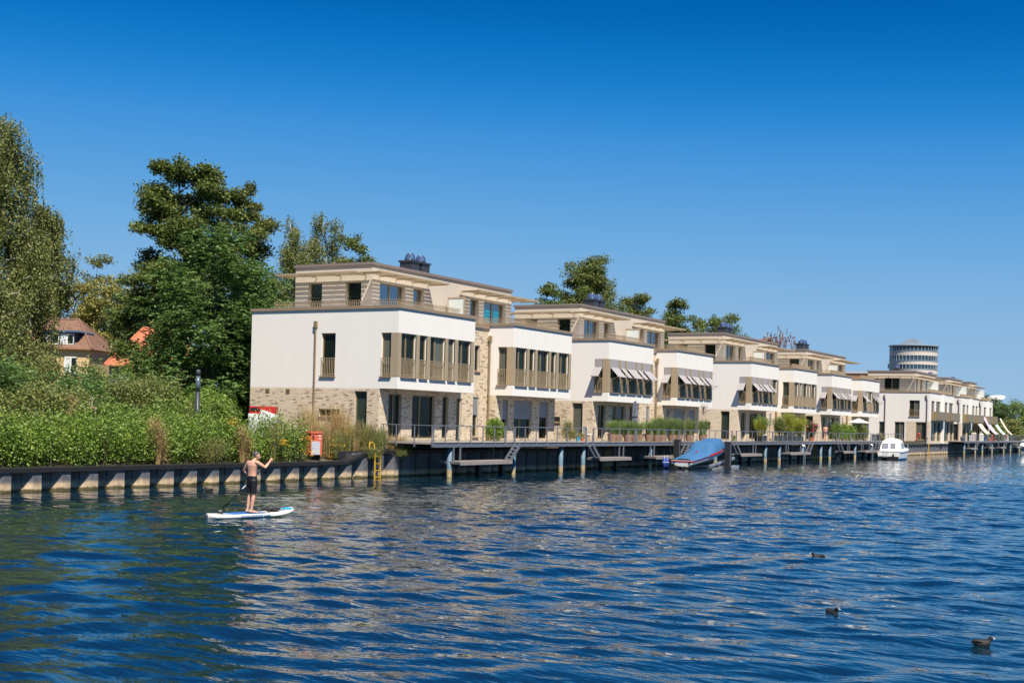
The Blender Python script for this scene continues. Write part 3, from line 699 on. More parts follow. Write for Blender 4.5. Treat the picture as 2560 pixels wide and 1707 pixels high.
def ladder(x, label, zt=1.75, w=0.5, col='yellow', y=37.25):
    t = thing('ladder', label, 'ladder', (x, y, 0))
    for s in (0, w): M().box(s - 0.027, s + 0.027, -0.025, 0.025, -1.0, zt).obj('rail', col, t)
    r = M().box(0.0275, w - 0.0275, -0.018, 0.018, -0.018, 0.018).mesh('rung', col); z = -0.6
    while z < zt - 0.05: O('rung', r, t, (0, 0, z)); z += 0.33
    return t
l1 = ladder(51.3, 'yellow steel ladder on the quay wall below the weeds', 1.2, 0.45)
ladder(76.95, 'yellow steel ladder under the deck of the nearest house', 1.4)
ladder(122.0, 'slim yellow ladder under the deck near the bather', 1.3, 0.25, y=36.9)
ladder(172.6, 'yellow ladder on the far quay wall right of the cabin boat', 1.4, 0.3)
M().path([(0.02, 0.35, 1.35), (0.02, 0.38, 1.62), (0.14, 0.42, 1.74), (0.31, 0.42, 1.74), (0.43, 0.38, 1.62), (0.43, 0.35, 1.35)], [0.028] * 6, 6).obj('grab_hoop', 'yellow', l1)

def bath_ladder(x, y, label):
    t = thing('bathing_ladder', label, 'ladder', (x, y, 0))
    for s in (0, 0.4): M().path([(s, 0.35, 0.85), (s, 0.33, 1.4), (s, 0.18, 1.55), (s, 0.02, 1.4), (s, 0, -0.8)], [0.022] * 5, 6).obj('rail', 'galv', t)
    r = M().box(0.02, 0.38, -0.03, 0.03, -0.015, 0.015).mesh('rung', 'galv')
    for z in (-0.3, 0, 0.3, 0.6): O('rung', r, t, (0, 0, z))
bath_ladder(112.0, 34.85, 'chrome bathing ladder on the landing below the bamboo'); bath_ladder(135.2, 34.85, 'chrome bathing ladder just left of the white cabin boat')

# ------------------------------------------------------------------ things on the left bank
def cabinet():
    t = thing('electric_cabinet', 'small orange cabinet with grey door panel among the weeds', 'cabinet', (48.45, 38.75, 0.98), R(-14))
    M().box(-0.33, 0.33, -0.2, 0.2, 0.14, 1.15).obj('body', 'orange', t); M().box(-0.36, 0.36, -0.23, 0.23, 1.15, 1.24).obj('roof', 'orange', t)
    M().box(-0.30, 0.20, -0.215, -0.2, 0.16, 0.78).obj('door', 'panelgrey', t); M().box(-0.25, -0.16, -0.215, -0.2, 0.86, 1.06).obj('lock_plate', 'rubber', t)
    M().box(0.10, 0.24, -0.212, -0.2, 1.02, 1.07).box(0.14, 0.24, -0.212, -0.2, 0.88, 0.93).obj('sticker', 'whitepaint', t)
    for x in (-0.27, 0.25): M().box(x, x + 0.05, -0.1, 0.1, -0.1, 0.14).obj('leg', 'rubber', t)
cabinet()
def container():
    t = thing('wrapped_container', 'red topped box wrapped in crumpled white plastic behind the hedge', 'container', (50.85, 43.95, 1.5), R(-60))
    m = M(); n = 14; rings = []
    rng = random.Random(4)
    for zi in range(8):
        z = 0.0 + 1.5 * zi / 7; ring = []
        for sx, sy, k in [(-0.68, -0.5, 6), (0.68, -0.5, 4), (0.68, 0.5, 6), (-0.68, 0.5, 4)]:
            nx, ny = {(-0.68, -0.5): (0.68, -0.5), (0.68, -0.5): (0.68, 0.5), (0.68, 0.5): (-0.68, 0.5), (-0.68, 0.5): (-0.68, -0.5)}[(sx, sy)]
            for i in range(k): ring.append((sx + (nx - sx) * i / k + rng.uniform(-.035, .035), sy + (ny - sy) * i / k + rng.uniform(-.035, .035), z + rng.uniform(-.03, .03) * (zi < 7)))
        rings.append(ring)
    m.loft(rings).obj('plastic_wrap', 'plastic', t, True)
    M().box(-0.64, 0.64, -0.46, 0.46, 1.45, 1.87).obj('body', 'redpaint', t)
    M().box(-0.6, -0.15, -0.475, -0.46, 1.62, 1.8).obj('opening', 'rubber', t)
    M().quad((-0.1, -0.50, 1.5), (0.62, -0.50, 1.5), (0.3, -0.49, 1.63), (-0.05, -0.49, 1.72)).obj('torn_film', 'plastic', t)
container()
def shelter():
    t = thing('plank_shelter', 'dark weathered shelter with white graffiti left of the wrapped box', 'shelter', (50.0, 46.6, 1.5), R(-60))
    M().box(-2.3, -0.8, -0.6, 0.6, 0.0, 1.25).obj('frame', 'rust', t); M().box(-2.15, -0.95, -0.62, -0.6, 0.55, 1.1).obj('poster_panel', 'panelgrey', t)
    M().box(-2.35, -0.75, -0.65, 0.65, 1.25, 1.32).obj('roof', 'graffiti', t)
    s = M().loft([[(-0.8, -0.65, 0.25), (0.7, -0.65, 0.25), (0.7, -0.7, 0.3), (-0.8, -0.7, 0.3)], [(-0.8, 0.1, 1.3), (0.7, 0.1, 1.3), (0.7, 0.05, 1.35), (-0.8, 0.05, 1.35)]]).obj('sloping_lid', 'graffiti', t)
    g = M(); rng = random.Random(2); last = None
    f = lambda u, v: (-0.55 + u * 1.0, -0.705 + v * 0.75, 0.30 + v * 1.05 + 0.012)
    for q in range(5):
        pts = [f(0.05 + 0.18 * q + 0.07 * math.cos(a), 0.5 + 0.16 * math.sin(a * (1 + q % 2)) + 0.03 * q) for a in np.linspace(0, 5.6, 10)]
        g.path(pts, [0.014] * 10, 4)
    g.obj('scribble', 'whitepaint', s)
    for k in range(4): M().bar((-2.6, -0.9, 0.1 + 0.09 * k), (-0.4, -0.9, 0.12 + 0.09 * k), 0.05).obj('stacked_pole', 'galv', t)
shelter()
t = thing('lamp_column', 'tall slim grey lamp column rising out of the hedge', 'lamp post', (43.2, 41.2, 1.2))
M().cyl((0, 0, 0), (0, 0, 2.7), 0.10, n=14).obj('column', 'lampgrey', t, True); M().cyl((0, 0, 2.7), (0, 0, 3.4), 0.098, n=14).obj('light_tube', mat('lamptube', (0.10, 0.13, 0.16), 0.2), t, True); M().cyl((0, 0, 3.4), (0, 0, 3.69), 0.10, n=14).obj('cap', 'lampgrey', t, True)
t = thing('tree_stake', 'wooden tripod stake frame around a young sapling in the hedge', 'tree stake', (36.6, 40.6, 1.2))
for x, y in ((-0.22, 0.12), (0.24, 0.14), (0.02, -0.2)): M().cyl((x * 1.15, y * 1.15, 0), (x, y, 1.86), 0.035, n=8).obj('stake', 'wood', t)
for a, b in (((-0.22, 0.12), (0.24, 0.14)), ((0.24, 0.14), (0.02, -0.2)), ((0.02, -0.2), (-0.22, 0.12))): M().bar((*a, 1.86), (*b, 1.86), 0.07, 0.05).obj('rail', 'wood', t)
M().path([(0, 0, 0), (0.01, 0, 1.2), (0.03, 0.01, 2.3)], [0.025, 0.02, 0.008], 6).obj('sapling', 'birchbark', t)

# ------------------------------------------------------------------ boats
def covered_boat():
    t = thing('covered_motorboat', 'white motorboat with red stripe under a blue tarpaulin, raised on a lift', 'boat', (80.0, 33.1, 0.30), 0)
    t.rotation_euler.y = R(-6.5)
    N = 16
    def half(u):      # half beam, sheer, keel at station u 0..1 (stern to bow)
        b = 0.78 + 0.22 * math.sin(min(1, u * 1.6) * math.pi / 2) if u < 0.45 else 1.0 * math.sqrt(max(0, 1 - ((u - 0.45) / 0.55) ** 2.2))
        return max(b, 0.015), 0.36 + 0.22 * u ** 1.6, -0.06 + 0.5 * max(0, (u - 0.55) / 0.45) ** 2
    hull = M(); stripe = M(); rings = []; Ln = 7.2; N = 30
    for i in range(N + 1):
        u = i / N; b, sh, k = half(u); x = u * Ln
        rings.append([(x, -b, sh), (x, -b * 0.93, k + (sh - k) * 0.45), (x, -b * 0.5, k + 0.05), (x, 0, k), (x, b * 0.5, k + 0.05), (x, b * 0.93, k + (sh - k) * 0.45), (x, b, sh)])
    hull.loft(rings).obj('hull', 'gelcoat', t, False)
    rs = []
    for i in range(N + 1):
        u = i / N; b, sh, k = half(u); x = u * Ln + (0.02 if i == N else -0.02 if i == 0 else 0); b += 0.015
        rs.append([(x, -b, sh - 0.035), (x, -b * 0.985, sh - 0.10), (x, b * 0.985, sh - 0.10), (x, b, sh - 0.035)])
    stripe.loft(rs).obj('rubbing_stripe', 'redpaint', t)
    tp = []
    for i in range(N + 1):
        u = i / N; b, sh, k = half(u); x = u * Ln; b += 0.03
        st = lambda p, q: min(1, max(0, (u - p) / (q - p))) ** 2 * (3 - 2 * min(1, max(0, (u - p) / (q - p))))
        pl = st(.38, .52) * (1 - st(.76, .98)); hump = .10 + .16 * st(0, .35) + .46 * pl - .06 * math.exp(-((u - .36) / .05) ** 2); hump *= min(1, (1 - u) * 6 + .15)
        w = []
        for j in range(11):
            s = -1 + 2 * j / 10; prof = (1 - abs(s) ** (2.2 + 2.6 * pl)); zz = sh + hump * prof + (0.022 * math.sin(9 * s + 17 * u) + 0.018 * math.sin(23 * u - 5 * s)) * prof
            w.append((x, b * s, zz))
        w[0] = (x, -b, sh - 0.01); w[-1] = (x, b, sh - 0.01)
        tp.append([(x, -b * 1.0, sh - 0.03)] + w + [(x, b * 1.0, sh - 0.03)])
    M().loft(tp, False).obj('tarpaulin', 'cover', t, True)
    sb = M()
    for i in range(10, 21):
        a, c = i / N, (i + 1) / N; b0, s0, _ = half(a); b1, s1, _ = half(c)
        sb.quad((a * Ln, -b0 - 0.045, s0 - 0.06), (c * Ln, -b1 - 0.045, s1 - 0.06), (c * Ln, -b1 - 0.045, s1 + 0.04 + 0.02), (a * Ln, -b0 - 0.045, s0 + (0.0 if i == 10 else 0.06)))
    sb.obj('side_flash', 'redpaint', t)
    for y in (-0.55, 0.55): M().box(-0.05, 0.03, y - 0.06, y + 0.06, 0.22, 0.30).obj('cleat', 'rubber', t)
    M().cyl((2.2, -0.15, 0.55), (2.2, -0.15, 0.72), 0.07, n=8).obj('cover_cap', 'redpaint', t)
    M().ell((4.2, 0.62, 1.0), (0.12, 0.12, 0.16)).obj('cover_bulge', 'cover', t, True)
    lf = thing('boat_lift', 'grey galvanised boat lift with rusty floats under the covered boat', 'boat lift', (82.5, 33.1, 0))
    for y in (-0.75, 0.75):
        M().loft([[(0.6, y - 0.22, -0.15), (5.4, y - 0.22, -0.15), (5.8, y - 0.22, 0.22), (0.4, y - 0.22, 0.10)], [(0.6, y + 0.22, -0.15), (5.4, y + 0.22, -0.15), (5.8, y + 0.22, 0.22), (0.4, y + 0.22, 0.10)]]).obj('float', 'galv', lf)
        M().bar((0.5, y, 0.25), (5.2, y, 0.75), 0.12, 0.16).obj('bunk', 'galv', lf)
        M().box(0.7, 5.5, y - 0.225, y + 0.225, -0.1, 0.03).obj('rust_band', 'rust', lf)
    for x in (1.2, 4.6): M().bar((x, -0.8, 0.12), (x, 0.8, 0.12), 0.12).obj('cross_beam', 'galv', lf)
    M().cyl((0.9, -0.75, 0.1), (2.2, -0.75, 0.30), 0.05, n=8).obj('ram', 'rubber', lf)
covered_boat()
def dolphin(x, y, zt, label):
    t = thing('mooring_post', label, 'mooring post', (x, y, 0)); M().box(-0.19, 0.19, -0.19, 0.19, -1.0, zt).obj('post', 'blacksteel', t); M().box(-0.06, -0.02, -0.2, -0.191, 0.2, zt - 0.15).obj('seam', 'galv', t)
dolphin(85.0, 31.8, 1.93, 'black square mooring post in front of the covered boat'); dolphin(83.0, 34.75, 1.98, 'black square mooring post behind the stern of the covered boat')

def cruiser():
    t = thing('cabin_boat', 'white cabin boat with canvas canopy and windows moored stern on', 'boat', (134.2, 32.9, 0), R(3))
    N = 14; Ln = 6.6
    def half(u):
        b = 1.15 + 0.08 * math.sin(u * 3) if u < 0.5 else 1.2 * math.sqrt(max(0, 1 - ((u - 0.5) / 0.5) ** 2.3))
        return max(b, 0.02), 0.86 + 0.35 * u ** 1.8
    rings = []; anti = []; rub = []
    for i in range(N + 1):
        u = i / N; b, sh = half(u); x = u * Ln - (0.25 * 0); k = 0.3 * max(0, (u - .7) / .3) ** 2
        rings.append([(x + 0.35 * u, -b, sh), (x, -b * 0.9, 0.2 + k), (x, -b * 0.7, -0.25 + k), (x, 0, -0.35 + k), (x, b * 0.7, -0.25 + k), (x, b * 0.9, 0.2 + k), (x + 0.35 * u, b, sh)])
        anti.append([(x - (0.004 if i == 0 else 0), -b * 0.9 - 0.012, 0.13 + k), (x, -b * 0.7 - 0.012, -0.25 + k), (x, b * 0.7 + 0.012, -0.25 + k), (x, b * 0.9 + 0.012, 0.13 + k)])
        rub.append([(x + 0.35 * u - (0.03 if i == 0 else 0), -b - 0.03, sh - 0.03), (x + 0.35 * u, -b - 0.03, sh - 0.09), (x + 0.35 * u, b + 0.03, sh - 0.09), (x + 0.35 * u + (.03 if i == N else 0), b + 0.03, sh - 0.03)])
    M().loft(rings).obj('hull', 'gelcoat', t); M().loft(anti).obj('antifouling', 'antifoul', t); M().loft(rub).obj('rubbing_strake', 'galv', t)
    M().box(-0.03, -0.012, -1.0, 1.0, -0.2, 0.36).obj('transom_skirt', 'rubber', t)
    cn = []
    for x, hw, z, zl in ((0.05, 1.05, 0.9, 0.88), (0.35, 1.0, 1.75, 0.9), (0.8, 0.93, 2.12, 0.9), (1.8, 0.95, 2.22, 0.9), (2.9, 0.92, 2.15, 0.95), (3.5, 0.86, 2.0, 1.0), (4.3, 0.75, 1.35, 1.05)):
        r = [(x, -hw - 0.08, zl)]
        for a in np.linspace(0, math.pi, 9): r.append((x, -hw * 0.9 * math.cos(a) if True else 0, zl + (z - zl) * (0.72 + 0.28 * math.sin(a))))
        r.append((x, hw + 0.08, zl)); cn.append(r)
    cp = M().loft(cn, True).obj('canopy', 'canvas', t)
    def win(pts, nm='window'): M().quad(*pts).obj(nm, 'vinyl', cp)
    f = lambda y, z: (0.05 + 0.3 * (z - 0.9) / 0.85 - 0.02 if z < 1.75 else 0.33 + 0.45 * (z - 1.75) / 0.37 - 0.02, y, z)
    win([f(0.75, 1.16), f(0.12, 1.16), f(0.12, 1.70), f(0.72, 1.70)]); win([f(-0.12, 1.16), f(-0.62, 1.16), f(-0.6, 1.70), f(-0.12, 1.70)])
    sd = lambda x, z, hw: (x, -(hw + 0.08) + 0.17 * (z - 0.95) / 0.85 - 0.03, z)
    win([sd(1.5, 1.15, .94), sd(2.8, 1.18, .93), sd(2.7, 1.75, .92), sd(1.7, 1.78, .94)]); win([sd(3.0, 1.2, .91), sd(3.9, 1.28, .84), sd(3.3, 1.72, .88), sd(3.05, 1.75, .91)])
    dk = []
    for i in range(8, N + 1):
        u = i / N; b, sh = half(u); dk.append([(u * Ln + .35 * u, -b * 0.95, sh + 0.005), (u * Ln + .35 * u, 0, sh + 0.14 * (1 - (u - .55))), (u * Ln + .35 * u, b * 0.95, sh + 0.005)])
    M().loft(dk, False).obj('foredeck', 'gelcoat', t, True)
    pr = M().path([(5.0, -1.0, 1.1), (5.2, -0.95, 1.55), (6.3, -0.45, 1.7), (6.8, 0, 1.75), (6.3, 0.45, 1.7), (5.2, 0.95, 1.55)], [0.02] * 6, 6); pr.obj('pulpit', 'galv', t)
    l = M().path([(-0.12, 0.45, 0.3), (-0.12, 0.45, 0.85), (-0.05, 0.45, 0.95)], [0.02] * 3, 6).path([(-0.12, 0.15, 0.3), (-0.12, 0.15, 0.85), (-0.05, 0.15, 0.95)], [0.02] * 3, 6).box(-0.4, -0.03, 0.05, 0.6, 0.28, 0.32); l.obj('stern_ladder', 'galv', t)
    M().box(-0.09, -0.03, -0.55, -0.4, 0.42, 0.62).obj('outboard_bracket', 'rubber', t)
    M().lathe([(0.05, -0.3), (0.13, -0.24), (0.13, 0.24), (0.05, 0.3)], (0.4, 1.35, 0.45), 10).obj('fender', 'rubber', t, True)
cruiser()
def fender(x, y, label):
    t = thing('boat_fender', label, 'fender', (x, y, 0.42)); M().lathe([(0.03, -0.36), (0.13, -0.28), (0.15, 0), (0.13, 0.26), (0.05, 0.32)], n=12).obj('body', 'fender', t, True); M().cyl((0, 0, 0.3), (0, 0, 0.5), 0.02, n=5).obj('rope', 'whitepaint', t); M().cyl((0, 0, 0.02), (0, 0, 0.07), 0.153, n=12, cap=False).obj('band', 'panelgrey', t)
fender(81.0, 34.82, 'blue boat fender hanging from the landing, left one of the pair'); fender(81.45, 34.82, 'blue boat fender hanging from the landing, right one nearer the boat')
def far_boat(x, y, rz, label):
    t = thing('far_motorboat', label, 'boat', (x, y, 0), R(rz)); rings = []
    for i in range(9):
        u = i / 8; b = 1.1 if u < .5 else max(.02, 1.1 * math.sqrt(max(0, 1 - ((u - .5) / .5) ** 2))); rings.append([(u * 7, -b, .9 + .3 * u), (u * 7, -b * .7, -.2), (u * 7, b * .7, -.2), (u * 7, b, .9 + .3 * u)])
    M().loft(rings).obj('hull', 'gelcoat', t); M().loft([[(1, -.9, .95), (4.5, -.8, 1.1), (3.8, -.6, 1.9), (1.4, -.7, 1.9)], [(1, .9, .95), (4.5, .8, 1.1), (3.8, .6, 1.9), (1.4, .7, 1.9)]]).obj('cabin', 'canvas', t); M().box(1.6, 3.7, -.82, .82, 1.35, 1.7).obj('window', 'vinyl', t)
far_boat(252.5, 37.2, 8, 'small white motorboat at the far right end of the decks')

# ------------------------------------------------------------------ foliage helpers
def leaves(P, L, W, rng, up=0.5, axis=None, droop=0.0):
    """one diamond per leaf; P (n,3); L length array or float"""
    n = len(P); N = rng.normal(size=(n, 3)); N[:, 2] = np.abs(N[:, 2]) + up; N /= np.linalg.norm(N, axis=1, keepdims=True)
    if axis is None: a = rng.normal(size=(n, 3)); a[:, 2] -= droop
    else: a = axis
    a = a - N * np.sum(a * N, 1, keepdims=True); a /= np.linalg.norm(a, axis=1, keepdims=True) + 1e-9
    b = np.cross(N, a); L = np.broadcast_to(np.asarray(L, float), (n,))[:, None] * rng.uniform(.7, 1.3, (n, 1)); W = L * W
    V = np.stack([P - a * L * .5, P + b * W * .5, P + a * L * .5, P - b * W * .5], 1)
    return V.reshape(-1, 3)

def blob_points(blobs, n, rng, shell=0.45):
    b = np.array(blobs); w = (b[:, 3] * b[:, 4] + b[:, 4] * b[:, 5] + b[:, 3] * b[:, 5]); k = rng.choice(len(b), n, p=w / w.sum())
    d = rng.normal(size=(n, 3)); d /= np.linalg.norm(d, axis=1, keepdims=True); r = rng.uniform(0, 1, n) ** shell
    lump = 1 + 0.22 * np.sin(d[:, 0] * 5 + k) * np.cos(d[:, 1] * 6 + k * 2) + 0.15 * rng.normal(size=n) * (r > .8)
    return b[k, :3] + d * (r * lump)[:, None] * b[k, 3:6]

def bend(p0, p1, rng, k=4, wob=0.12, sag=0.0):
    p0, p1 = np.array(p0, float), np.array(p1, float); L = np.linalg.norm(p1 - p0); out = []
    for i in range(k + 1):
        t = i / k; q = p0 + (p1 - p0) * t
        if 0 < i < k: q = q + rng.normal(size=3) * L * wob * .35
        q[2] -= sag * L * math.sin(t * math.pi) * .3; out.append(tuple(q))
    return out

def tree(name, label, loc, H, crown, leaf, style='blob', n=30000, size=0.17, seed=1, bark='bark', tr=0.22, base=0.25, tiers=9, per=4, squash=0.62, bl=1.1, group=None, sparse=1.0, fill=0, fill_from=.35):
    """crown: radius as a function of the height fraction 0..1"""
    rng = np.random.default_rng(seed)
    t = thing(name, label, 'tree', loc, group=group)
    tk = M(); tp = [(0, 0, -0.3)]; m = 7
    for i in range(1, m + 1): tp.append((rng.normal() * .02 * H * (i / m), rng.normal() * .02 * H * (i / m), H * .96 * i / m))
    tk.path(tp, [tr * (1 - i / m) ** 1.1 + .008 for i in range(m + 1)], 8)
    def trunk_at(z): 
        i = min(m - 1, max(0, int(z / (H * .96) * m))); a, b = np.array(tp[i]), np.array(tp[i + 1]); u = np.clip((z - a[2]) / max(.01, b[2] - a[2]), 0, 1); return a + (b - a) * u
    blobs = []
    for ti in range(tiers):
        hf = base + (1 - base) * (ti + .35) / tiers; ang0 = rng.uniform(0, 6.28)
        k = per if hf < .85 else max(2, per - 1)
        for j in range(k):
            ang = ang0 + 6.283 * j / k + rng.normal() * .25; rad = crown(hf) * rng.uniform(.72, 1.08)
            z = H * hf + rng.normal() * H * .018
            end = np.array([math.cos(ang) * rad, math.sin(ang) * rad, z]); st = trunk_at(z - rad * .35); br = bend(st, end, rng, 4, .1)
            tk.path(br, [max(.018, tr * .34 * (1 - hf * .6) * (1 - q / 4.6)) for q in range(5)], 5)
            for u in (1.0, .72, .42):
                if rad * u < .25 and u < 1: continue
                q = np.array(br[4]) * u + np.array(br[0]) * (1 - u) if u < 1 else end
                s = bl * rng.uniform(.7, 1.2) * (.6 + .4 * min(1, crown(hf) / crown(.5))) * (1.0 if u > .5 else .8)
                if rng.uniform() < sparse: blobs.append((*(q + rng.normal(size=3) * .18), s, s, s * squash))
    for k in range(fill):
        hf = rng.uniform(fill_from, .97); ang = rng.uniform(0, 6.283); rad = crown(hf) * math.sqrt(rng.uniform(0, .85)); q = bl * rng.uniform(.6, 1.1); z = H * hf - .12 * rad
        end = (math.cos(ang) * rad, math.sin(ang) * rad, z); blobs.append((*end, q, q, q * max(squash, .68)))
        tk.path(bend(trunk_at(z - .5 - rad * .4), end, rng, 3, .1), [.04, .03, .02, .01], 4)
    blobs.append((tp[-1][0], tp[-1][1], H * .97, bl * .55, bl * .55, bl * .6))
    for s in range(5):
        b = blobs[rng.integers(len(blobs))]
        tk.path(bend(b[:3], np.array(b[:3]) + np.array([rng.normal() * .5, rng.normal() * .5, rng.uniform(.4, .9) * b[5] + .2]), rng, 3, .1), [.02, .015, .01, .006], 4)
    tk.obj('trunk', bark, t, True)
    if style == 'blob':
        V = leaves(blob_points(blobs, n, rng), size, .72, rng)
    elif style == 'weep':
        ns = n // 16; S0 = blob_points(blobs, ns, rng, .5); ln = rng.uniform(.5, 1.9, ns) * (1 + .5 * (S0[:, 2] < H * .6))
        u = np.linspace(0, 1, 16)[None, :, None]; side = rng.normal(size=(ns, 1, 3)) * .12; side[:, :, 2] = 0
        P = S0[:, None, :] + side * u - np.array([0, 0, 1.]) * (ln[:, None, None] * u) + rng.normal(size=(ns, 16, 3)) * .05
        V = leaves(P.reshape(-1, 3), size, .6, rng, .2, None, 1.2)
    else:            # pinnate fronds
        nf = n // 12; S0 = blob_points(blobs, nf, rng, .35); c = np.array([b[:3] for b in blobs]).mean(0)
        out = S0 - np.array([0, 0, 0]); out = out * [1, 1, .15]; out = out / (np.linalg.norm(out, axis=1, keepdims=True) + 1e-6) + rng.normal(size=(nf, 3)) * .55; out[:, 2] += .25
        out /= np.linalg.norm(out, axis=1, keepdims=True); ln = rng.uniform(.45, .85, nf)
        side = np.cross(out, [0, 0, 1.]); side /= np.linalg.norm(side, axis=1, keepdims=True) + 1e-6
        vs = []
        for q in range(6):
            u = .25 + .75 * q / 5
            for sg in (-1, 1):
                ax = side * sg + out * .35 - np.array([0, 0, .35]); P = S0 + out * (ln * u)[:, None] - np.array([0, 0, 1.]) * (ln * u * u * .55)[:, None] + ax * size * .45
                vs.append(leaves(P, size, .42, rng, 1.3, ax))
        V = np.concatenate(vs)
    O('crown', np_mesh('crown', V, 4, leaf), t)
    return t

def bush(name, label, loc, blobs, leaf, n, size=0.09, seed=1, cat='shrub', group=None, W=.62, flowers=None, stems=True, frond=False):
    rng = np.random.default_rng(seed); t = thing(name, label, cat, loc, group=group)
    P = blob_points(blobs, n, rng, .42)
    if stems:
        s = M()
        for b in blobs[:8]: s.path(bend((b[0] * .3, b[1] * .3, -.1), b[:3], rng, 3, .1), [.03, .025, .015, .008], 5)
        s.obj('stem', 'bark', t)
    if frond:
        out = rng.normal(size=(n // 10, 3)); out[:, 2] = np.abs(out[:, 2]) * .5; out /= np.linalg.norm(out, axis=1, keepdims=True); S0 = P[:n // 10]; side = np.cross(out, [0, 0, 1.]); side /= np.linalg.norm(side, axis=1, keepdims=True) + 1e-6; vs = []
        for q in range(5):
            u = .2 + .8 * q / 4
            for sg in (-1, 1): ax = side * sg + out * .3 - np.array([0, 0, .3]); vs.append(leaves(S0 + out * .55 * u - np.array([0, 0, .25 * u * u]) + ax * size * .4, size, .38, rng, 1.2, ax))
        V = np.concatenate(vs)
    else: V = leaves(P, size, W, rng)
    O('foliage', np_mesh('foliage', V, 4, leaf), t)
    if flowers:
        col, nf, fs = flowers; b = np.array(blobs); hc = blob_points(blobs, max(3, nf // 30), rng, .1); hc[:, 2] += .05
        F = hc[rng.integers(len(hc), size=nf)] + rng.normal(size=(nf, 3)) * [.09, .09, .045]
        O('blossom', np_mesh('blossom', leaves(F, fs, .9, rng, 1.0), 4, col), t)
    return t

def tuft(parent, name, leaf, n, H, spread, rng, w=0.012, base=0.1, curve=0.5, origin=(0, 0, 0)):
    az = rng.uniform(0, 6.283, n); h = H * rng.uniform(.55, 1.05, n); lean = spread * rng.uniform(0, 1, n) ** .7
    b0 = np.stack([np.cos(az) * base * rng.uniform(0, 1, n), np.sin(az) * base * rng.uniform(0, 1, n), np.zeros(n)], 1) + np.array(origin)
    d = np.stack([np.cos(az), np.sin(az), np.zeros(n)], 1); side = np.stack([-np.sin(az), np.cos(az), np.zeros(n)], 1)
    pts = []
    for u in (0, .4, .75, 1.0): pts.append(b0 + d * (lean * u ** 1.8)[:, None] + np.array([0, 0, 1.]) * (h * (u - curve * .35 * u ** 3))[:, None])
    V = []
    for i, (wa, wb) in enumerate(((1, 1), (1, .7), (.7, .05))): V.append(np.stack([pts[i] - side * w * wa, pts[i] + side * w * wa, pts[i + 1] + side * w * wb, pts[i + 1] - side * w * wb], 1).reshape(-1, 3))
    return O(name, np_mesh(name, np.concatenate(V), 4, leaf), parent)

# ------------------------------------------------------------------ things standing on the decks
pot = M().lathe([(0.24, 0), (0.30, 0.25), (0.34, 0.5), (0.36, 0.52), (0.31, 0.52), (0.29, 0.46)], n=16).mesh('pot', 'wicker')
rng = np.random.default_rng(11)
ORD = ['first', 'second', 'third', 'fourth', 'fifth', 'sixth', 'seventh', 'eighth', 'ninth', 'tenth', 'eleventh', 'twelfth']
px = [75.9, 77.2, 78.3, 79.3, 80.5, 81.7, 83.0, 84.6, 85.7, 86.9, 89.6, 91.6]
for i, x in enumerate(px):
    t = thing('grass_planter', f'{ORD[i]} brown woven pot of tall green grass, counted from the left of the row', 'planter', (x, 36.3 + 0.25 * (i % 3 == 1), 1.80), rng.uniform(0, 6), 'woven pots of tall grass on the deck')
    O('pot', pot, t); tuft(t, 'grass', 'leaf_grass', 420, 1.15 + .35 * (i > 5) + rng.uniform(-.1, .15), .62, rng, .011, .25, .5, (0, 0, .42))
    if i > 5: tuft(t, 'grass_plume', 'leaf_weed', 60, 1.7, .5, rng, .008, .2, .3, (0, 0, .42))
def closed_parasol():
    t = thing('closed_parasol', 'folded dark grey parasol standing among the grass planters', 'parasol', (80.6, 36.9, 1.8))
    M().cyl((0, 0, 0), (0, 0, 2.75), .025, n=8).obj('pole', 'steel', t); M().cyl((0, 0, 0), (0, 0, .08), .28, n=14).obj('base', 'lampgrey', t)
    rings = []; rg = random.Random(3)
    for z, r in ((.75, .18), (1.1, .17), (1.5, .16), (1.58, .11), (1.7, .19), (2.2, .15), (2.55, .1), (2.72, .03)):
        rings.append([((r + (.045 if k % 2 else -.03)) * math.cos(k * math.pi / 8 + z * .4), (r + (.045 if k % 2 else -.03)) * math.sin(k * math.pi / 8 + z * .4), z + rg.uniform(-.03, .03) * (z < .8)) for k in range(16)])
    M().loft(rings).obj('canopy', 'umbrella', t)
closed_parasol()
def open_parasol(x, y, z, label):
    t = thing('open_parasol', label, 'parasol', (x, y, 1.8)); z -= 1.8
    M().cyl((0, 0, 0), (0, 0, z + .45), .03, n=8).obj('pole', 'wood', t)
    m = M(); n = 8; r = 1.25
    for k in range(n):
        a, b = 6.283 * k / n + .2, 6.283 * (k + 1) / n + .2; m.quad((0, 0, z + .5), (r * math.cos(a), r * math.sin(a), z), (r * math.cos((a + b) / 2) * .93, r * math.sin((a + b) / 2) * .93, z + .03), (r * math.cos(b), r * math.sin(b), z))
    m.obj('canopy', 'parasol', t)
    k2 = M()
    for k in range(n): a = 6.283 * k / n + .2; k2.bar((0, 0, z + .44), (r * math.cos(a) * .98, r * math.sin(a) * .98, z - .02), .02)
    k2.obj('rib', 'wood', t)
open_parasol(137.7, 37.0, 3.72, 'open off-white parasol above the bushes on the fourth deck')
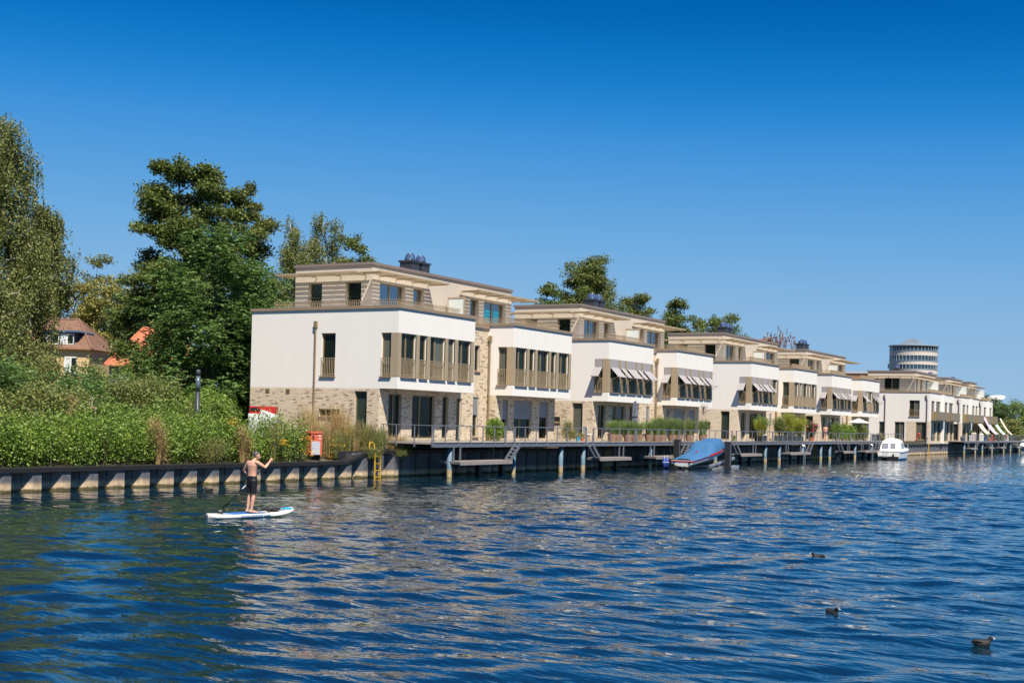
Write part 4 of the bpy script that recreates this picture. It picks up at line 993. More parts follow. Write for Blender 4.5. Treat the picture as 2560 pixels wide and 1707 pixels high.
def crateplant(x, label, leaf, h, r, seed, wide=.9, tip=False):
    t = thing('bamboo_planter', label, 'planter', (x, 36.5, 1.80), group='bamboo in dark slatted crates'); rg = np.random.default_rng(seed)
    m = M().box(-wide / 2 + .02, wide / 2 - .02, -.28, .28, 0, .50).obj('crate', 'crate', t)
    sl = M().box(-wide / 2, wide / 2, -.30, -.281, 0, .085).mesh('slat', 'crate')
    for k in range(5): O('slat', sl, t, (0, 0, .01 + k * .1))
    s = M(); P = []
    for k in range(16):
        a = rg.uniform(0, 6.28); q = r * rg.uniform(.3, 1) ; b = bend((math.cos(a) * .2, math.sin(a) * .15, .4), (math.cos(a) * q, math.sin(a) * q * .8, h * rg.uniform(.72, 1.05)), rg, 4, .04, -.2); s.path(b, [.014, .013, .011, .008, .004], 5)
        for u in rg.uniform(.25, 1, 260): i = min(3, int(u * 4)); w = u * 4 - i; P.append(np.array(b[i]) * (1 - w) + np.array(b[i + 1]) * w + rg.normal(size=3) * [.16, .16, .12])
    s.obj('cane', 'leaf_bamboo', t); O('foliage', np_mesh('foliage', leaves(np.array(P), .15, .24, rg, .3, None, .5), 4, leaf), t)
crateplant(105.2, 'bamboo in a dark crate, leftmost and darkest of the bamboo clumps', 'leaf_shrub', 2.05, .75, 1, 1.5)
crateplant(110.3, 'bamboo in a dark crate, second clump from the left', 'leaf_olive', 1.95, .8, 2, 1.6)
crateplant(112.8, 'tallest bamboo in a dark crate, third clump from the left', 'leaf_bamboo', 2.35, .85, 3, 1.5)
crateplant(115.4, 'yellow bamboo in a dark crate, rightmost clump with arching canes', 'leaf_bamboo', 2.2, 1.2, 4, 1.4)
t = thing('dark_tub_grass', 'black tub of yellowing tall grass left of the bamboo', 'planter', (103.8, 36.1, 1.8)); M().lathe([(.22, 0), (.3, .45), (.27, .45)], n=14).obj('pot', 'rubber', t); tuft(t, 'grass', 'leaf_bamboo', 350, 1.75, .7, rng, .012, .2, .4, (0, 0, .4)); tuft(t, 'dry_grass', 'leaf_dry', 160, .9, .5, rng, .012, .2, .5, (0, 0, .4))
t = thing('bucket', 'black bucket standing on the bamboo crates', 'bucket', (111.6, 36.35, 2.32)); M().lathe([(.16, 0), (.21, .3), (.22, .31), (.19, .31)], n=14).obj('body', 'crate', t); M().cyl((0, 0, .3), (0, 0, .33), .225, n=14).obj('rim', 'whitepaint', t)
t = bush('oleander', 'pink flowering oleander behind the railing left of the bather', (121.2, 37.0, 1.8), [(0, 0, 1.0, .42, .4, .75), (-.35, .1, 1.35, .35, .35, .4), (.4, -.1, 1.3, .35, .35, .4), (0, 0, .5, .2, .2, .5)], 'leaf_dark', 5000, .14, 5, flowers=('petalpink', 900, .09), W=.28)
M().lathe([(.22, 0), (.3, .35), (.26, .35)], n=14).obj('pot', 'terracotta', t)
bush('boxwood', 'round bright green laurel bush on the deck of the nearest house', (63.1, 37.55, 1.8), [(0, 0, .62, .62, .55, .62), (.2, .1, .9, .45, .4, .4)], 'leaf_hedge', 7000, .085, 6)
bush('olive_shrub', 'sparse silvery shrub before the end wall of the second house', (72.2, 37.7, 1.8), [(0, 0, .55, .45, .4, .5), (.1, 0, 1.0, .4, .35, .35), (.35, -.2, .45, .35, .3, .4)], 'leaf_weed', 2600, .07, 7)
for i, (x, dz, r, lf, lb) in enumerate([(129.3, .95, .75, 'leaf_shrub', 'leafy green bush right of the bather'), (131.9, .9, .8, 'leaf_hedge', 'second bush right of the bather, bright green'), (134.4, .85, .8, 'leaf_hedge', 'broad bush left under the open parasol'), (137.0, .95, .8, 'leaf_dark', 'darker bush right under the open parasol'), (139.8, .85, .6, 'leaf_olive', 'olive green bush right of the open parasol, by the cabin boat'), (187.5, .5, .55, 'leaf_shrub', 'round bush on the bank before the first far house'), (152.5, .3, .5, 'leaf_weed', 'low weedy shrub at the end of the fourth deck')]):
    bush('deck_bush', lb, (x, 37.0 if i < 5 else 38.4, 1.8), [(0, 0, dz, r, r * .8, dz), (.3, 0, dz * 1.4, r * .6, r * .6, .5), (-.4, .1, dz * .8, r * .6, r * .6, .6)], lf, 4200, .11, 20 + i)
t = thing('staked_sapling', 'slender leafless sapling with a white stem and two stakes behind the boat', 'sapling', (94.2, 37.3, 1.8))
rg = np.random.default_rng(5); s = M().path([(0, 0, 0), (.02, 0, 1.2), (.03, .02, 2.3)], [.03, .027, .02], 7); s.obj('stem', 'birchbark', t); s = M()
for k in range(40):
    a = rg.uniform(0, 6.28); z = rg.uniform(1.9, 2.5); s.path(bend((.03, .02, z), (math.cos(a) * .45 * rg.uniform(.4, 1), math.sin(a) * .45, z + rg.uniform(.2, .8)), rg, 3, .1), [.01, .008, .006, .003], 4)
s.obj('twig', 'leaf_red', t)
for x in (.25, .6): M().cyl((x, .1, 0), (x - .12, .05, 1.55), .03, n=6).obj('stake', 'wood', t)
M().box(.1, .55, -.2, .2, 0, .28).obj('box', 'panelgrey', t)
for i, (x, col, lb) in enumerate([(73.6, 'terracotta', 'terracotta pot with small flowers on the deck by the second house'), (73.0, 'boardaqua', 'turquoise flower pot on the deck by the second house'), (100.9, 'leaf_hedge', 'small green watering pot on the deck behind the railing')]):
    t = thing('flower_pot', lb, 'flower pot', (x, 37.3, 1.8)); M().lathe([(.1, 0), (.16, .26), (.17, .27), (.13, .27)], n=12).obj('pot', col, t); O('flowers', np_mesh('flowers', leaves(rg.normal(size=(150, 3)) * [.11, .11, .07] + [0, 0, .36], .07, .8, rg), 4, 'leaf_weed'), t)
def chair(x, y, rz, col, lb):
    t = thing('garden_chair', lb, 'chair', (x, y, 1.8), R(rz)); M().box(-.22, .22, -.22, .22, .42, .46).obj('seat', col, t); M().box(-.22, .22, .2, .24, .5, .95).obj('backrest', col, t)
    for a, b in ((-.2, -.2), (.2, -.2), (-.2, .2), (.2, .2)): M().box(a - .015, a + .015, b - .015, b + .015, 0, .42 if b < 0 else .95).obj('leg', 'steel', t)
chair(142.5, 37.2, 20, 'deckwood', 'wooden garden chair behind the cabin boat'); chair(75.0, 37.6, 60, 'whitepaint', 'pale garden chair by the door of the second house')
t = thing('garden_table', 'slatted garden table on the fourth deck behind the cabin boat', 'table', (144.6, 36.9, 1.8)); M().box(-.8, .8, -.4, .4, .70, .74).obj('top', 'deckwood', t)
for a in (-.7, .7): M().box(a - .02, a + .02, -.3, .3, 0, .7).obj('leg', 'steel', t)
# the crowded far decks
def sail(x, col, lb, w=3.6):
    t = thing('shade_sail', lb, 'shade sail', (x, 36.2, 0), group='shade sails of the far houses'); rings = []
    for k in range(7): u = k / 6; rings.append([(i * w / 4 + 2.6 * u, 1.0 - 1.5 * u, 5.4 - 2.6 * u - .35 * math.sin(u * 3.14) + .12 * math.cos((i - 2) * .8)) for i in range(5)])
    M().loft(rings, False).obj('cloth', col, t, True)
    for i in (0, w): M().cyl((i + 2.6, -.5, 1.8), (i + 2.6, -.5, 2.85), .03, n=6).obj('pole', 'galv', t)
sail(202.5, 'sailpeach', 'peach coloured shade sail, leftmost of the far sails'); sail(209.8, 'saillilac', 'lilac shade sail, second of the far sails'); sail(217.0, 'sailgrey', 'pale grey shade sail, third of the far sails', 3.0); sail(224.5, 'sailpeach', 'narrow beige shade sail, rightmost of the far sails', 2.0)
def lifering(x, lb):
    t = thing('life_ring', lb, 'life ring', (x, 35.5, 2.45)); m = M(); pts = [(.3 * math.cos(a), 0, .3 * math.sin(a)) for a in np.linspace(0, 6.283, 15)]; m.path(pts, [.07] * 15, 6); m.obj('ring', 'lifered', t, True); M().box(-.02, .02, .05, .1, -.9, .1).obj('post', 'rail', t)
lifering(208.5, 'orange red life ring on the far railing, left one'); lifering(221.0, 'orange red life ring on the far railing, right one by the plants'); 
t = thing('rescue_post', 'red rescue hook post on the bank before the first far house', 'rescue post', (172.0, 38.6, 1.6)); M().cyl((0, 0, 0), (0, 0, .9), .05, n=8).obj('post', 'redpaint', t); M().path([(0, 0, .9), (0, -.1, 1.1), (.1, -.3, 1.1), (.1, -.35, .7)], [.07] * 4, 8).obj('hoop', 'redpaint', t)
for i, (x, col, h, lb) in enumerate([(198.5, 'sailpeach', 1.25, 'peach towel on a stand on the far deck'), (204.6, 'whitepaint', 1.1, 'white cushion box on the far deck'), (206.5, 'boardblue', .9, 'blue bag on the far deck'), (212.5, 'orange', .55, 'orange crate behind the far railing'), (215.0, 'orange', .6, 'second orange crate behind the far railing'), (227.0, 'sailgrey', 1.0, 'grey folded lounger on the far deck'), (190.3, 'blueslate', .7, 'dark blue bin on the far deck'), (196.6, 'panelgrey', .8, 'grey tub on the far deck')]):
    t = thing('deck_box', lb, 'box', (x, 36.4, 1.8)); M().loft([[(-.32, -.25, 0), (.32, -.25, 0), (.32, .25, 0), (-.32, .25, 0)], [(-.36, -.28, h * .85), (.36, -.28, h * .85), (.36, .28, h * .85), (-.36, .28, h * .85)], [(-.3, -.22, h), (.3, -.22, h), (.3, .22, h), (-.3, .22, h)]]).obj('body', col, t); M().box(-.38, .38, -.3, .3, h * .8, h * .86).obj('rim', 'panelgrey', t)
for i, (x, lf) in enumerate([(199.8, 'leaf_dark'), (211.5, 'leaf_shrub'), (218.8, 'leaf_dark'), (224.0, 'leaf_olive'), (232.0, 'leaf_shrub')]):
    bush('deck_plant', f'{ORD[i]} potted shrub from the left on the farthest deck', (x, 37.0, 1.8), [(0, 0, .8, .7, .6, .8)], lf, 1500, .16, 40 + i, group='potted shrubs on the farthest deck')

# ------------------------------------------------------------------ people, paddle board, coots
def capsule(m, a, b, ra, rb): m.cyl(a, b, ra, rb, 10); m.ell(a, (ra, ra, ra), 10, 6); m.ell(b, (rb, rb, rb), 10, 6)
def fused(name, m, material, parent, voxel, smooth=6):
    o = m.obj(name, material, parent, True)
    r = o.modifiers.new('remesh', 'REMESH'); r.mode = 'VOXEL'; r.voxel_size = voxel; r.use_smooth_shade = True
    s = o.modifiers.new('smooth', 'SMOOTH'); s.iterations = smooth; s.factor = 0.5
    return o
def figure(label, loc, rz, J, face, hairmat, hairlong, garment, scale=1.0):
    t = thing('person', label, 'person', loc, rz); t.scale = (scale,) * 3
    V = lambda *k: Vector(J[k[0]]) if len(k) == 1 else (Vector(J[k[0]]) * (1 - k[2]) + Vector(J[k[1]]) * k[2])
    ax = (V('rsh') - V('lsh')); ax.z = 0; ax.normalize(); m = M(); c = V('chest'); w = V('waist'); h = V('hip'); f = Vector(face).normalized()
    sh = J.get('sw', 1.0)
    fw = Vector((-ax.y, ax.x, 0))
    def ring(p, hw, hd): return [p + ax * (hw * math.copysign(abs(math.cos(q)) ** .8, math.cos(q))) + fw * (hd * math.sin(q)) for q in [k * math.pi / 8 for k in range(16)]]
    capsule(m, V('lsh'), V('rsh'), .058, .058); up = Vector((0, 0, 1))
    ms = (V('lsh') + V('rsh')) / 2
    m.loft([ring(ms + up * .055, .10 * sh, .055), ring(ms + up * .015, .185 * sh, .088), ring(c + up * .03, .20 * sh, .112), ring(c - up * .05, .172 * sh, .108), ring(c.lerp(w, .65), .150 * sh, .098), ring(w, .143 * sh, .093), ring(w.lerp(h, .5), .15, .098), ring(h, .168, .108), ring(h - up * .07, .165, .105)])
    capsule(m, c + Vector((0, 0, .1)), V('neck'), .075, .052); capsule(m, V('neck'), V('head') - Vector((0, 0, .05)), .052, .05)
    for s, e, d in (('lsh', 'lel', 'lha'), ('rsh', 'rel', 'rha')):
        capsule(m, V(s), V(s, e, .5), .062, .053); capsule(m, V(s, e, .5), V(e), .053, .040); capsule(m, V(e), V(e, d, .35), .041, .044); capsule(m, V(e, d, .35), V(e, d, .9), .040, .026)
        hd = V(d); fd = (V(d) - V(e)).normalized(); sd = fd.cross(Vector((0, 0, 1))).normalized()
        capsule(m, V(e, d, .9), hd, .028, .036); m.ell(hd, (.04, .036, .045), 10, 6)
        for q in range(4):
            b0 = hd + fd * .03 + Vector((0, 0, .028 - .019 * q)); b1 = b0 + fd * .028 + sd * .012; b2 = b1 - fd * .012 + sd * (.036 - .004 * q); capsule(m, b0, b1, .0115, .0105); capsule(m, b1, b2, .0105, .009)
        capsule(m, hd + Vector((0, 0, .03)), hd + Vector((0, 0, .055)) + fd * .03, .013, .010)
    for a, k, n2, toe in (('lhi', 'lkn', 'lan', 'lto'), ('rhi', 'rkn', 'ran', 'rto')):
        capsule(m, V(a), V(a, k, .5), .09, .076); capsule(m, V(a, k, .5), V(k), .076, .056); capsule(m, V(k), V(k, n2, .32), .054, .060); capsule(m, V(k, n2, .32), V(n2), .058, .036)
        fd = (V(toe) - V(n2)).normalized(); capsule(m, V(n2) - fd * .035 - Vector((0, 0, .035)), V(toe), .036, .026); capsule(m, V(n2), V(n2) - Vector((0, 0, .03)), .038, .036)
        for q in range(5): capsule(m, V(toe), V(toe) + fd * (.045 - .005 * q) + fd.cross(Vector((0, 0, 1))) * (.018 * (q - 2)), .014, .010)
    hc = V('head'); m.ell(hc, (.083, .083, .108), 14, 10); m.ell(hc + f * .03 - Vector((0, 0, .045)), (.062, .062, .07), 12, 8)
    capsule(m, hc + f * .088 + Vector((0, 0, .015)), hc + f * .108 - Vector((0, 0, .03)), .010, .015)      # nose
    capsule(m, hc + f * .07 - Vector((0, 0, .07)) - f.cross(Z0) * .018, hc + f * .07 - Vector((0, 0, .07)) + f.cross(Z0) * .018, .012, .012)   # lips
    for sg in (-1, 1):
        m.ell(hc + f.cross(Z0) * (.082 * sg) - Vector((0, 0, .005)), (.020, .020, .034), 8, 6); m.ell(hc + f * .074 + f.cross(Z0) * (.032 * sg) + Vector((0, 0, .012)), (.014, .014, .010), 8, 6)
    fused('body', m, 'skin', t, .0115, 5)
    hr = M(); hr.ell(hc - f * .022 + Vector((0, 0, .03)), (.089, .089, .092), 14, 10); hr.ell(hc - f * .04 - Vector((0, 0, .02)), (.074, .074, .07), 12, 8)
    if hairlong: hr.ell(hc - f * .05 - Vector((0, 0, .09)), (.06, .06, .09), 12, 8)
    fused('hair', hr, hairmat, t, .012, 2)
    g = M()
    if garment == 'shorts':
        g.loft([ring(h + up * .10, .162, .108), ring(h + up * .03, .174, .116), ring(h - up * .05, .182, .124), ring(h - up * .13, .178, .118)])
        for a, k in (('lhi', 'lkn'), ('rhi', 'rkn')): g.cyl(V(a) + up * .03, V(a, k, .88), .113, .086, 14)
        gm = 'shorts'
    else:
        for p, half in ((h + Vector((0, 0, .03)), .08), (h - Vector((0, 0, .02)), .08)): capsule(g, p - ax * half, p + ax * half, .108, .108)
        for a, k in (('lhi', 'lkn'), ('rhi', 'rkn')): g.cyl(V(a) + Vector((0, 0, .02)), V(a, k, .22), .10, .094, 12)
        gm = 'bikini'
    fused('swim_shorts' if garment == 'shorts' else 'swim_bottoms', g, gm, t, .013, 2)
    for sg in (-1, 1):
        M().ell(hc + f * .080 + f.cross(Z0) * (.032 * sg) + Vector((0, 0, .012)), (.011, .011, .009), 8, 6).obj('eye', 'rubber', t)
    return t
PAD = dict(head=(.155, .03, 1.645), neck=(.085, 0, 1.51), chest=(.04, 0, 1.34), waist=(.035, 0, 1.12), hip=(.035, 0, .965), lsh=(-.105, .12, 1.435), rsh=(.185, -.12, 1.455), lel=(-.25, .24, 1.20), lha=(-.03, .30, .97), rel=(.41, -.02, 1.31), rha=(.515, .19, 1.505),
    lhi=(-.03, .07, .92), lkn=(-.035, .085, .52), lan=(-.09, .075, .075), lto=(.0, .17, .028), rhi=(.095, -.07, .92), rkn=(.105, -.05, .52), ran=(.045, -.05, .075), rto=(.20, .03, .028))
figure('shirtless man in black swim shorts paddling, standing on the board', (28.43, 24.99, .135), R(-60), PAD, (.9, .35, -.35), 'hair', False, 'shorts')
def paddle():
    t = thing('paddle', 'black paddle with white blade tip held by the standing man', 'paddle', (28.43, 24.99, .135), R(-60))
    a, b = Vector((.53, .20, 1.52)), Vector((-.85, .40, .10)); d = (b - a).normalized(); P = lambda u: a + (b - a) * u
    M().cyl(P(0), P(.86), .015, n=8).obj('shaft', 'rubber', t); M().cyl(a - d.cross(Z0) * .06, a + d.cross(Z0) * .06, .017, n=8).obj('grip', 'rubber', t)
    M().cyl(P(.50), P(.60), .0185, n=8).obj('white_sleeve', 'whitepaint', t); M().cyl(P(.46), P(.50), .0185, n=8).obj('blue_sleeve', 'boardblue', t)
    s = Vector((.35, .9, .15)); s = (s - d * s.dot(d)).normalized(); nn = d.cross(s); rings = []
    for u, w in ((.80, .018), (.86, .05), (.92, .09), (.97, .10), (1.0, .075), (1.015, .03)): rings.append([P(u) - s * w + nn * .006, P(u) + nn * .014, P(u) + s * w + nn * .006, P(u) + s * w - nn * .006, P(u) - nn * .014, P(u) - s * w - nn * .006])
    bl = M().loft(rings).obj('blade', 'rubber', t); c = P(.985); M().quad(c - s * .06 - d * .03 + nn * .017, c + s * .05 - d * .02 + nn * .017, c + s * .03 + d * .03 + nn * .017, c - s * .04 + d * .03 + nn * .017).obj('logo', 'whitepaint', bl); M().quad(c - s * .06 - d * .03 - nn * .017, c + s * .05 - d * .02 - nn * .017, c + s * .03 + d * .03 - nn * .017, c - s * .04 + d * .03 - nn * .017).obj('logo', 'whitepaint', bl)
paddle()
def board():
    t = thing('paddle_board', 'white inflatable paddle board with blue deck pad on the water', 'paddle board', (28.62, 25.10, 0), R(-12.6))
    N = 24; Ln = 2.95; rings = []; top = []
    for i in range(N + 1):
        u = i / N; x = (u - .5) * Ln; w = .38 * max(.0, 1 - abs((u - .46) / .56) ** 3.2) ** .5 if 0 < u < 1 else .02
        w = max(w, .02) if u < .97 else max(.02, w); zr = .13 * max(0, (u - .68) / .32) ** 2 + .02 * max(0, (.12 - u) / .12); r = .06
        rings.append([(x, (w - r * 0) * math.cos(a) if abs(math.cos(a)) > .99 else max(0, w - .055) * (1 if math.cos(a) > 0 else -1) + .055 * math.cos(a) * (w > .055), .065 + zr + .062 * math.sin(a)) for a in [k * math.pi / 6 for k in range(12)]])
    M().loft(rings).obj('hull', 'boardcream', t, True)
    def pad(u0, u1, nm, mt, z=.131, k=.86):
        m = M(); A = []
        for i in range(9):
            u = u0 + (u1 - u0) * i / 8; x = (u - .5) * Ln; w = .38 * max(0, 1 - abs((u - .46) / .56) ** 3.2) ** .5 * k - .02; zr = .13 * max(0, (u - .68) / .32) ** 2; A.append([(x, -w, z + zr), (x, w, z + zr)])
        m.loft(A, False); m.obj(nm, mt, t)
    pad(.22, .63, 'deck_pad', 'boardblue'); pad(.12, .22, 'tail_pad', 'panelgrey'); pad(.90, .965, 'nose_pad', 'boardaqua', .134, .95)
    m = M()
    for q in range(4): u = .83 + .035 * q; x = (u - .5) * Ln; zr = .13 * ((u - .68) / .32) ** 2; m.quad((x, -.22 + .03 * q, .135 + zr), (x + .08, -.1, .14 + zr), (x + .1, .2 - .04 * q, .142 + zr), (x + .05, .15, .14 + zr))
    m.obj('nose_print', 'boardblue', t)
    m = M(); x = -.62                                     # printed lettering along the side, too small to read in detail
    for q in range(6): m.box(x + q * .055, x + q * .055 + .035, -.389, -.381, .055, .085)
    m.box(-.28, .12, -.391, -.381, .045, .10); m.box(.16, .40, -.389, -.381, .065, .08); m.obj('side_lettering', 'boardblue', t)
    m = M(); 
    for q in range(7): m.box(-.25 + q * .05, -.225 + q * .05, -.394, -.39, .058, .088)
    m.obj('side_lettering_white', 'boardcream', t)
    b = thing('deck_bag', 'crumpled black bag lying on the front of the paddle board', 'bag', (29.28, 24.92, .13), R(-14)); m = M(); rg = random.Random(6)
    for q in range(12): m.ell((rg.uniform(-.32, .3), rg.uniform(-.1, .1), rg.uniform(.03, .09)), (rg.uniform(.06, .13), rg.uniform(.05, .09), rg.uniform(.03, .07)), 8, 6)
    fused('fabric', m, 'rubber', b, .014, 1); M().path([(-.3, 0, .05), (-.5, .1, .03), (-.62, -.05, .03), (-.7, .05, .02)], [.012] * 4, 5).obj('strap', 'rubber', b)
    c = thing('leash', 'coiled black leash on the tail of the paddle board', 'leash', (27.55, 25.30, .13)); m = M(); pts = [(.10 * math.cos(a) * (1 + .1 * a / 6), .07 * math.sin(a), .015 + .006 * a) for a in np.linspace(0, 14, 26)]; m.path(pts, [.011] * 26, 5).obj('cord', 'rubber', c)
    M().box(-.05, .03, -.03, .03, .06, .10).obj('cuff', 'panelgrey', c)
board()
BATH = dict(sw=.82, head=(.0, .02, 1.50), neck=(0, 0, 1.38), chest=(0, 0, 1.22), waist=(0, 0, 1.02), hip=(0.01, 0, .87), lsh=(-.15, 0, 1.31), rsh=(.15, 0, 1.31), lel=(-.19, .03, 1.05), lha=(-.14, .16, .88), rel=(.22, .02, 1.05), rha=(.20, .12, .85),
    lhi=(-.07, 0, .83), lkn=(-.07, .03, .46), lan=(-.09, -.02, .07), lto=(-.08, .12, .028), rhi=(.08, 0, .83), rkn=(.07, .05, .46), ran=(.06, .03, .07), rto=(.07, .16, .028))
figure('bather in dark swim bottoms seen from behind on the deck', (124.6, 36.7, 1.80), R(-60), BATH, (.1, .95, 0), 'brownhair', True, 'bottoms')
def coot(x, y, rz, label, turn=0.0, low=0.0, s=1.0):
    t = thing('coot', label, 'bird', (x, y, -low), R(rz), group='coots swimming on the river'); t.scale = (s,) * 3
    m = M(); m.ell((0, 0, .035), (.165, .092, .085), 14, 10); m.ell((-.09, 0, .065), (.10, .075, .062), 12, 8); m.ell((.09, 0, .05), (.08, .075, .07), 12, 8)
    capsule(m, (-.16, 0, .07), (-.21, 0, .035), .035, .012); fused('body', m, 'coot', t, .009, 4)
    c, n = math.cos(turn), math.sin(turn); hx = .165; hd = M(); hd.ell((hx, 0, .140), (.047, .038, .040), 12, 8); capsule(hd, (.115, 0, .07), (hx - .008, 0, .130), .052, .036); fused('head', hd, 'coothead', t, .008, 3)
    F = lambda u, w, z: (hx + c * u - n * w, n * u + c * w, z)
    M().loft([[F(.036, -.013, .168), F(.036, .013, .168), F(.042, .014, .142), F(.042, -.014, .142)], [F(.082, -.004, .130), F(.082, .004, .130), F(.080, .004, .120), F(.080, -.004, .120)]]).obj('bill', 'bill', t)
    for sg in (-1, 1): M().ell(F(.022, .027 * sg, .156), (.005, .005, .005), 6, 4).obj('eye', 'redpaint', t)
    M().path([(-.02, .086, .07), (-.12, .07, .09), (-.19, .02, .09)], [.012, .016, .004], 5).path([(-.02, -.086, .07), (-.12, -.07, .09), (-.19, -.02, .09)], [.012, .016, .004], 5).obj('folded_wing', 'coot', t, True)
coot(18.98, 3.30, -62, 'black coot with white bill at the lower right, swimming right', s=.72)
coot(20.55, 5.87, 232, 'black coot seen from the front, bill turned right', turn=1.1, s=.74)
coot(29.5, 8.79, 118, 'small low black coot, farthest of the swimming ones', low=.02, s=.78)
coot(37.0, 34.6, 118, 'tiny coot close to the dark quay wall at the left', s=.9)

# ------------------------------------------------------------------ vegetation of the left bank
def hedge():
    rng = np.random.default_rng(21); t = thing('hedge', 'long dense bright green hedge above the quay wall', 'hedge', (0, 0, 0)); bl = []
    for x in np.arange(14.5, 47.7, .62):
        top = 2.55 + .22 * math.sin(x * 1.1) + .16 * math.sin(x * 2.7 + 1) - (.45 if x > 46.9 else 0); top -= .42 * math.exp(-((x - 44.9) / .9) ** 4)
        for y, k in ((38.65, 1.0), (39.5, 1.08), (40.3, 1.05)):
            z = (0.85 + top * k) / 2; bl.append((x + rng.normal() * .15, y + rng.normal() * .12, z, .62, .55, (top * k - .8) / 2 * 1.06))
    P = blob_points(bl, 150000, rng, .36); O('foliage', np_mesh('foliage', leaves(P, .095, .62, rng, .35), 4, 'leaf_hedge'), t)
    m = M()
    for k in range(160): x = rng.uniform(25.5, 47.4); y = rng.uniform(38.4, 40.2); m.path(bend((x, y, .8), (x + rng.normal() * .2, y + rng.normal() * .2, rng.uniform(2.2, 3.2)), rng, 3, .05), [.014, .01, .008, .004], 4)
    tag(m.obj('stem', 'bark', t), kind='stuff')
    sp = []
    for k in range(150):
        x = rng.uniform(25.5, 47.4); y = rng.uniform(38.4, 40.4); u = rng.uniform(0, 1, 26); sp.append(np.stack([x + rng.normal() * .1 * u + rng.normal(size=26) * .05, y + rng.normal(size=26) * .05, 2.3 + u * rng.uniform(.3, 1.0)], 1))
    O('shoot', np_mesh('shoot', leaves(np.concatenate(sp), .09, .6, rng, .4), 4, 'leaf_hedge'), t)
hedge()
rng = np.random.default_rng(31)
def drygrass(x, y, z, H, n, lab, leaf='leaf_dry', spread=.5, base=.35):
    t = thing('grass_clump', lab, 'grass', (x, y, z), group='dry grass clumps on the bank'); tuft(t, 'blades', leaf, n // 3, H * 1.05, spread * 1.5, rng, .006, base * .4, .5)
    u = rng.uniform(0, 1, n * 3) ** .7; P = np.stack([rng.normal(size=n * 3) * spread * (.12 + .75 * u * (1.15 - u) * 2) + .22 * np.sin(u * 3 + x * 5), rng.normal(size=n * 3) * spread * .5, u * H + rng.normal(size=n * 3) * .12], 1); P[:, 2] = np.abs(P[:, 2]); O('seed_heads', np_mesh('seed_heads', leaves(P, .07, .35, rng), 4, leaf), t)
drygrass(38.0, 38.3, .85, 1.75, 800, 'tall dry brown grass clump in the middle of the hedge', 'leaf_dry', .35); drygrass(42.9, 38.25, .85, 1.5, 700, 'dry brown grass clump in the hedge below the lamp column', 'leaf_dry', .35)
drygrass(41.0, 38.2, .85, 1.0, 700, 'low tangle of dry grass hanging over the cap beam', 'leaf_weed', .7, .6); drygrass(44.9, 38.25, .85, 1.6, 600, 'dry grass clump beside the paddling man', 'leaf_weed', .35)
drygrass(36.3, 41.5, 1.3, 2.1, 300, 'yellow dry grass tuft behind the hedge at the left', 'leaf_dry', .3, .15); drygrass(43.6, 42.0, 1.3, 2.2, 250, 'thin pale stalks behind the hedge left of the lamp', 'leaf_weed', .25, .15)
def weeds(x, y, z, H, sx, n, lab, leaf, seed, fl=None):
    t = bush('weed_clump', lab, (x, y, z), [(0, 0, H * .4, sx, .45, H * .42), (sx * .5, .1, H * .6, sx * .5, .4, H * .35), (-sx * .4, -.1, H * .3, sx * .5, .4, H * .35)], leaf, n, .075, seed, cat='weeds', W=.3, flowers=fl, group='weeds on the bank')
    tuft(t, 'stalk', 'leaf_dry' if seed % 2 else 'leaf_weed', 260, H * 1.3, .5, np.random.default_rng(seed), .009, sx * .9, .25)
weeds(49.4, 39.3, 1.0, 1.7, .8, 4500, 'pale seeding weeds just right of the orange cabinet', 'leaf_weed', 51)
weeds(50.3, 38.75, .95, 1.25, .8, 4500, 'weeds with yellow flowers right of the orange cabinet', 'leaf_olive', 52, ('petalyellow', 500, .05))
weeds(51.2, 38.8, 1.2, 1.5, .7, 4200, 'tall green weeds above the yellow quay ladder', 'leaf_shrub', 53); weeds(52.1, 38.5, 1.3, 1.35, .7, 4200, 'grey green weeds spilling over the quay right of the ladder', 'leaf_weed', 54)
weeds(53.0, 38.35, 1.3, 1.15, .6, 3600, 'bright feathery weeds at the corner of the deck', 'leaf_grass', 56); weeds(54.1, 38.0, 1.3, .75, .7, 2600, 'withered red brown weeds on the edge of the deck', 'leaf_dry', 57)
weeds(51.7, 39.9, 1.4, 2.0, .8, 3500, 'dry tall grass before the brick end wall', 'leaf_dry', 55); weeds(50.6, 40.8, 1.4, 1.9, .8, 3500, 'golden grass below the drainpipe of the end wall', 'leaf_weed', 59)
weeds(51.5, 37.55, .95, .55, .5, 1800, 'weeds hanging down over the top of the yellow ladder', 'leaf_olive', 58); weeds(53.9, 37.45, 1.05, .4, .6, 1500, 'weeds trailing down the quay beside the deck', 'leaf_olive', 60)
for i, (x, y, z, lb) in enumerate([(43.0, 39.0, 2.55, 'yellow tansy flowers on the hedge left of the man'), (45.6, 38.4, 1.75, 'yellow tansy flowers beside the raised hand of the man'), (47.35, 38.4, 1.3, 'yellow flowers left of the orange cabinet'), (47.45, 38.5, 1.85, 'upper yellow flowers left of the orange cabinet')]):
    t = thing('tansy', lb, 'flower', (x, y, z), group='yellow tansy flowers'); m = M()
    for k in range(9): m.path(bend((rng.normal() * .1, rng.normal() * .1, -.6), (rng.normal() * .22, rng.normal() * .15, rng.uniform(-.05, .12)), rng, 3, .05), [.008] * 4, 4)
    m.obj('stem', 'leaf_weed', t); P = rng.normal(size=(14, 1, 3)) * [.24, .14, .09] + rng.normal(size=(14, 26, 3)) * [.05, .05, .015]; O('blossom', np_mesh('blossom', leaves(P.reshape(-1, 3), .04, .95, rng, 1), 4, 'petalyellow'), t)
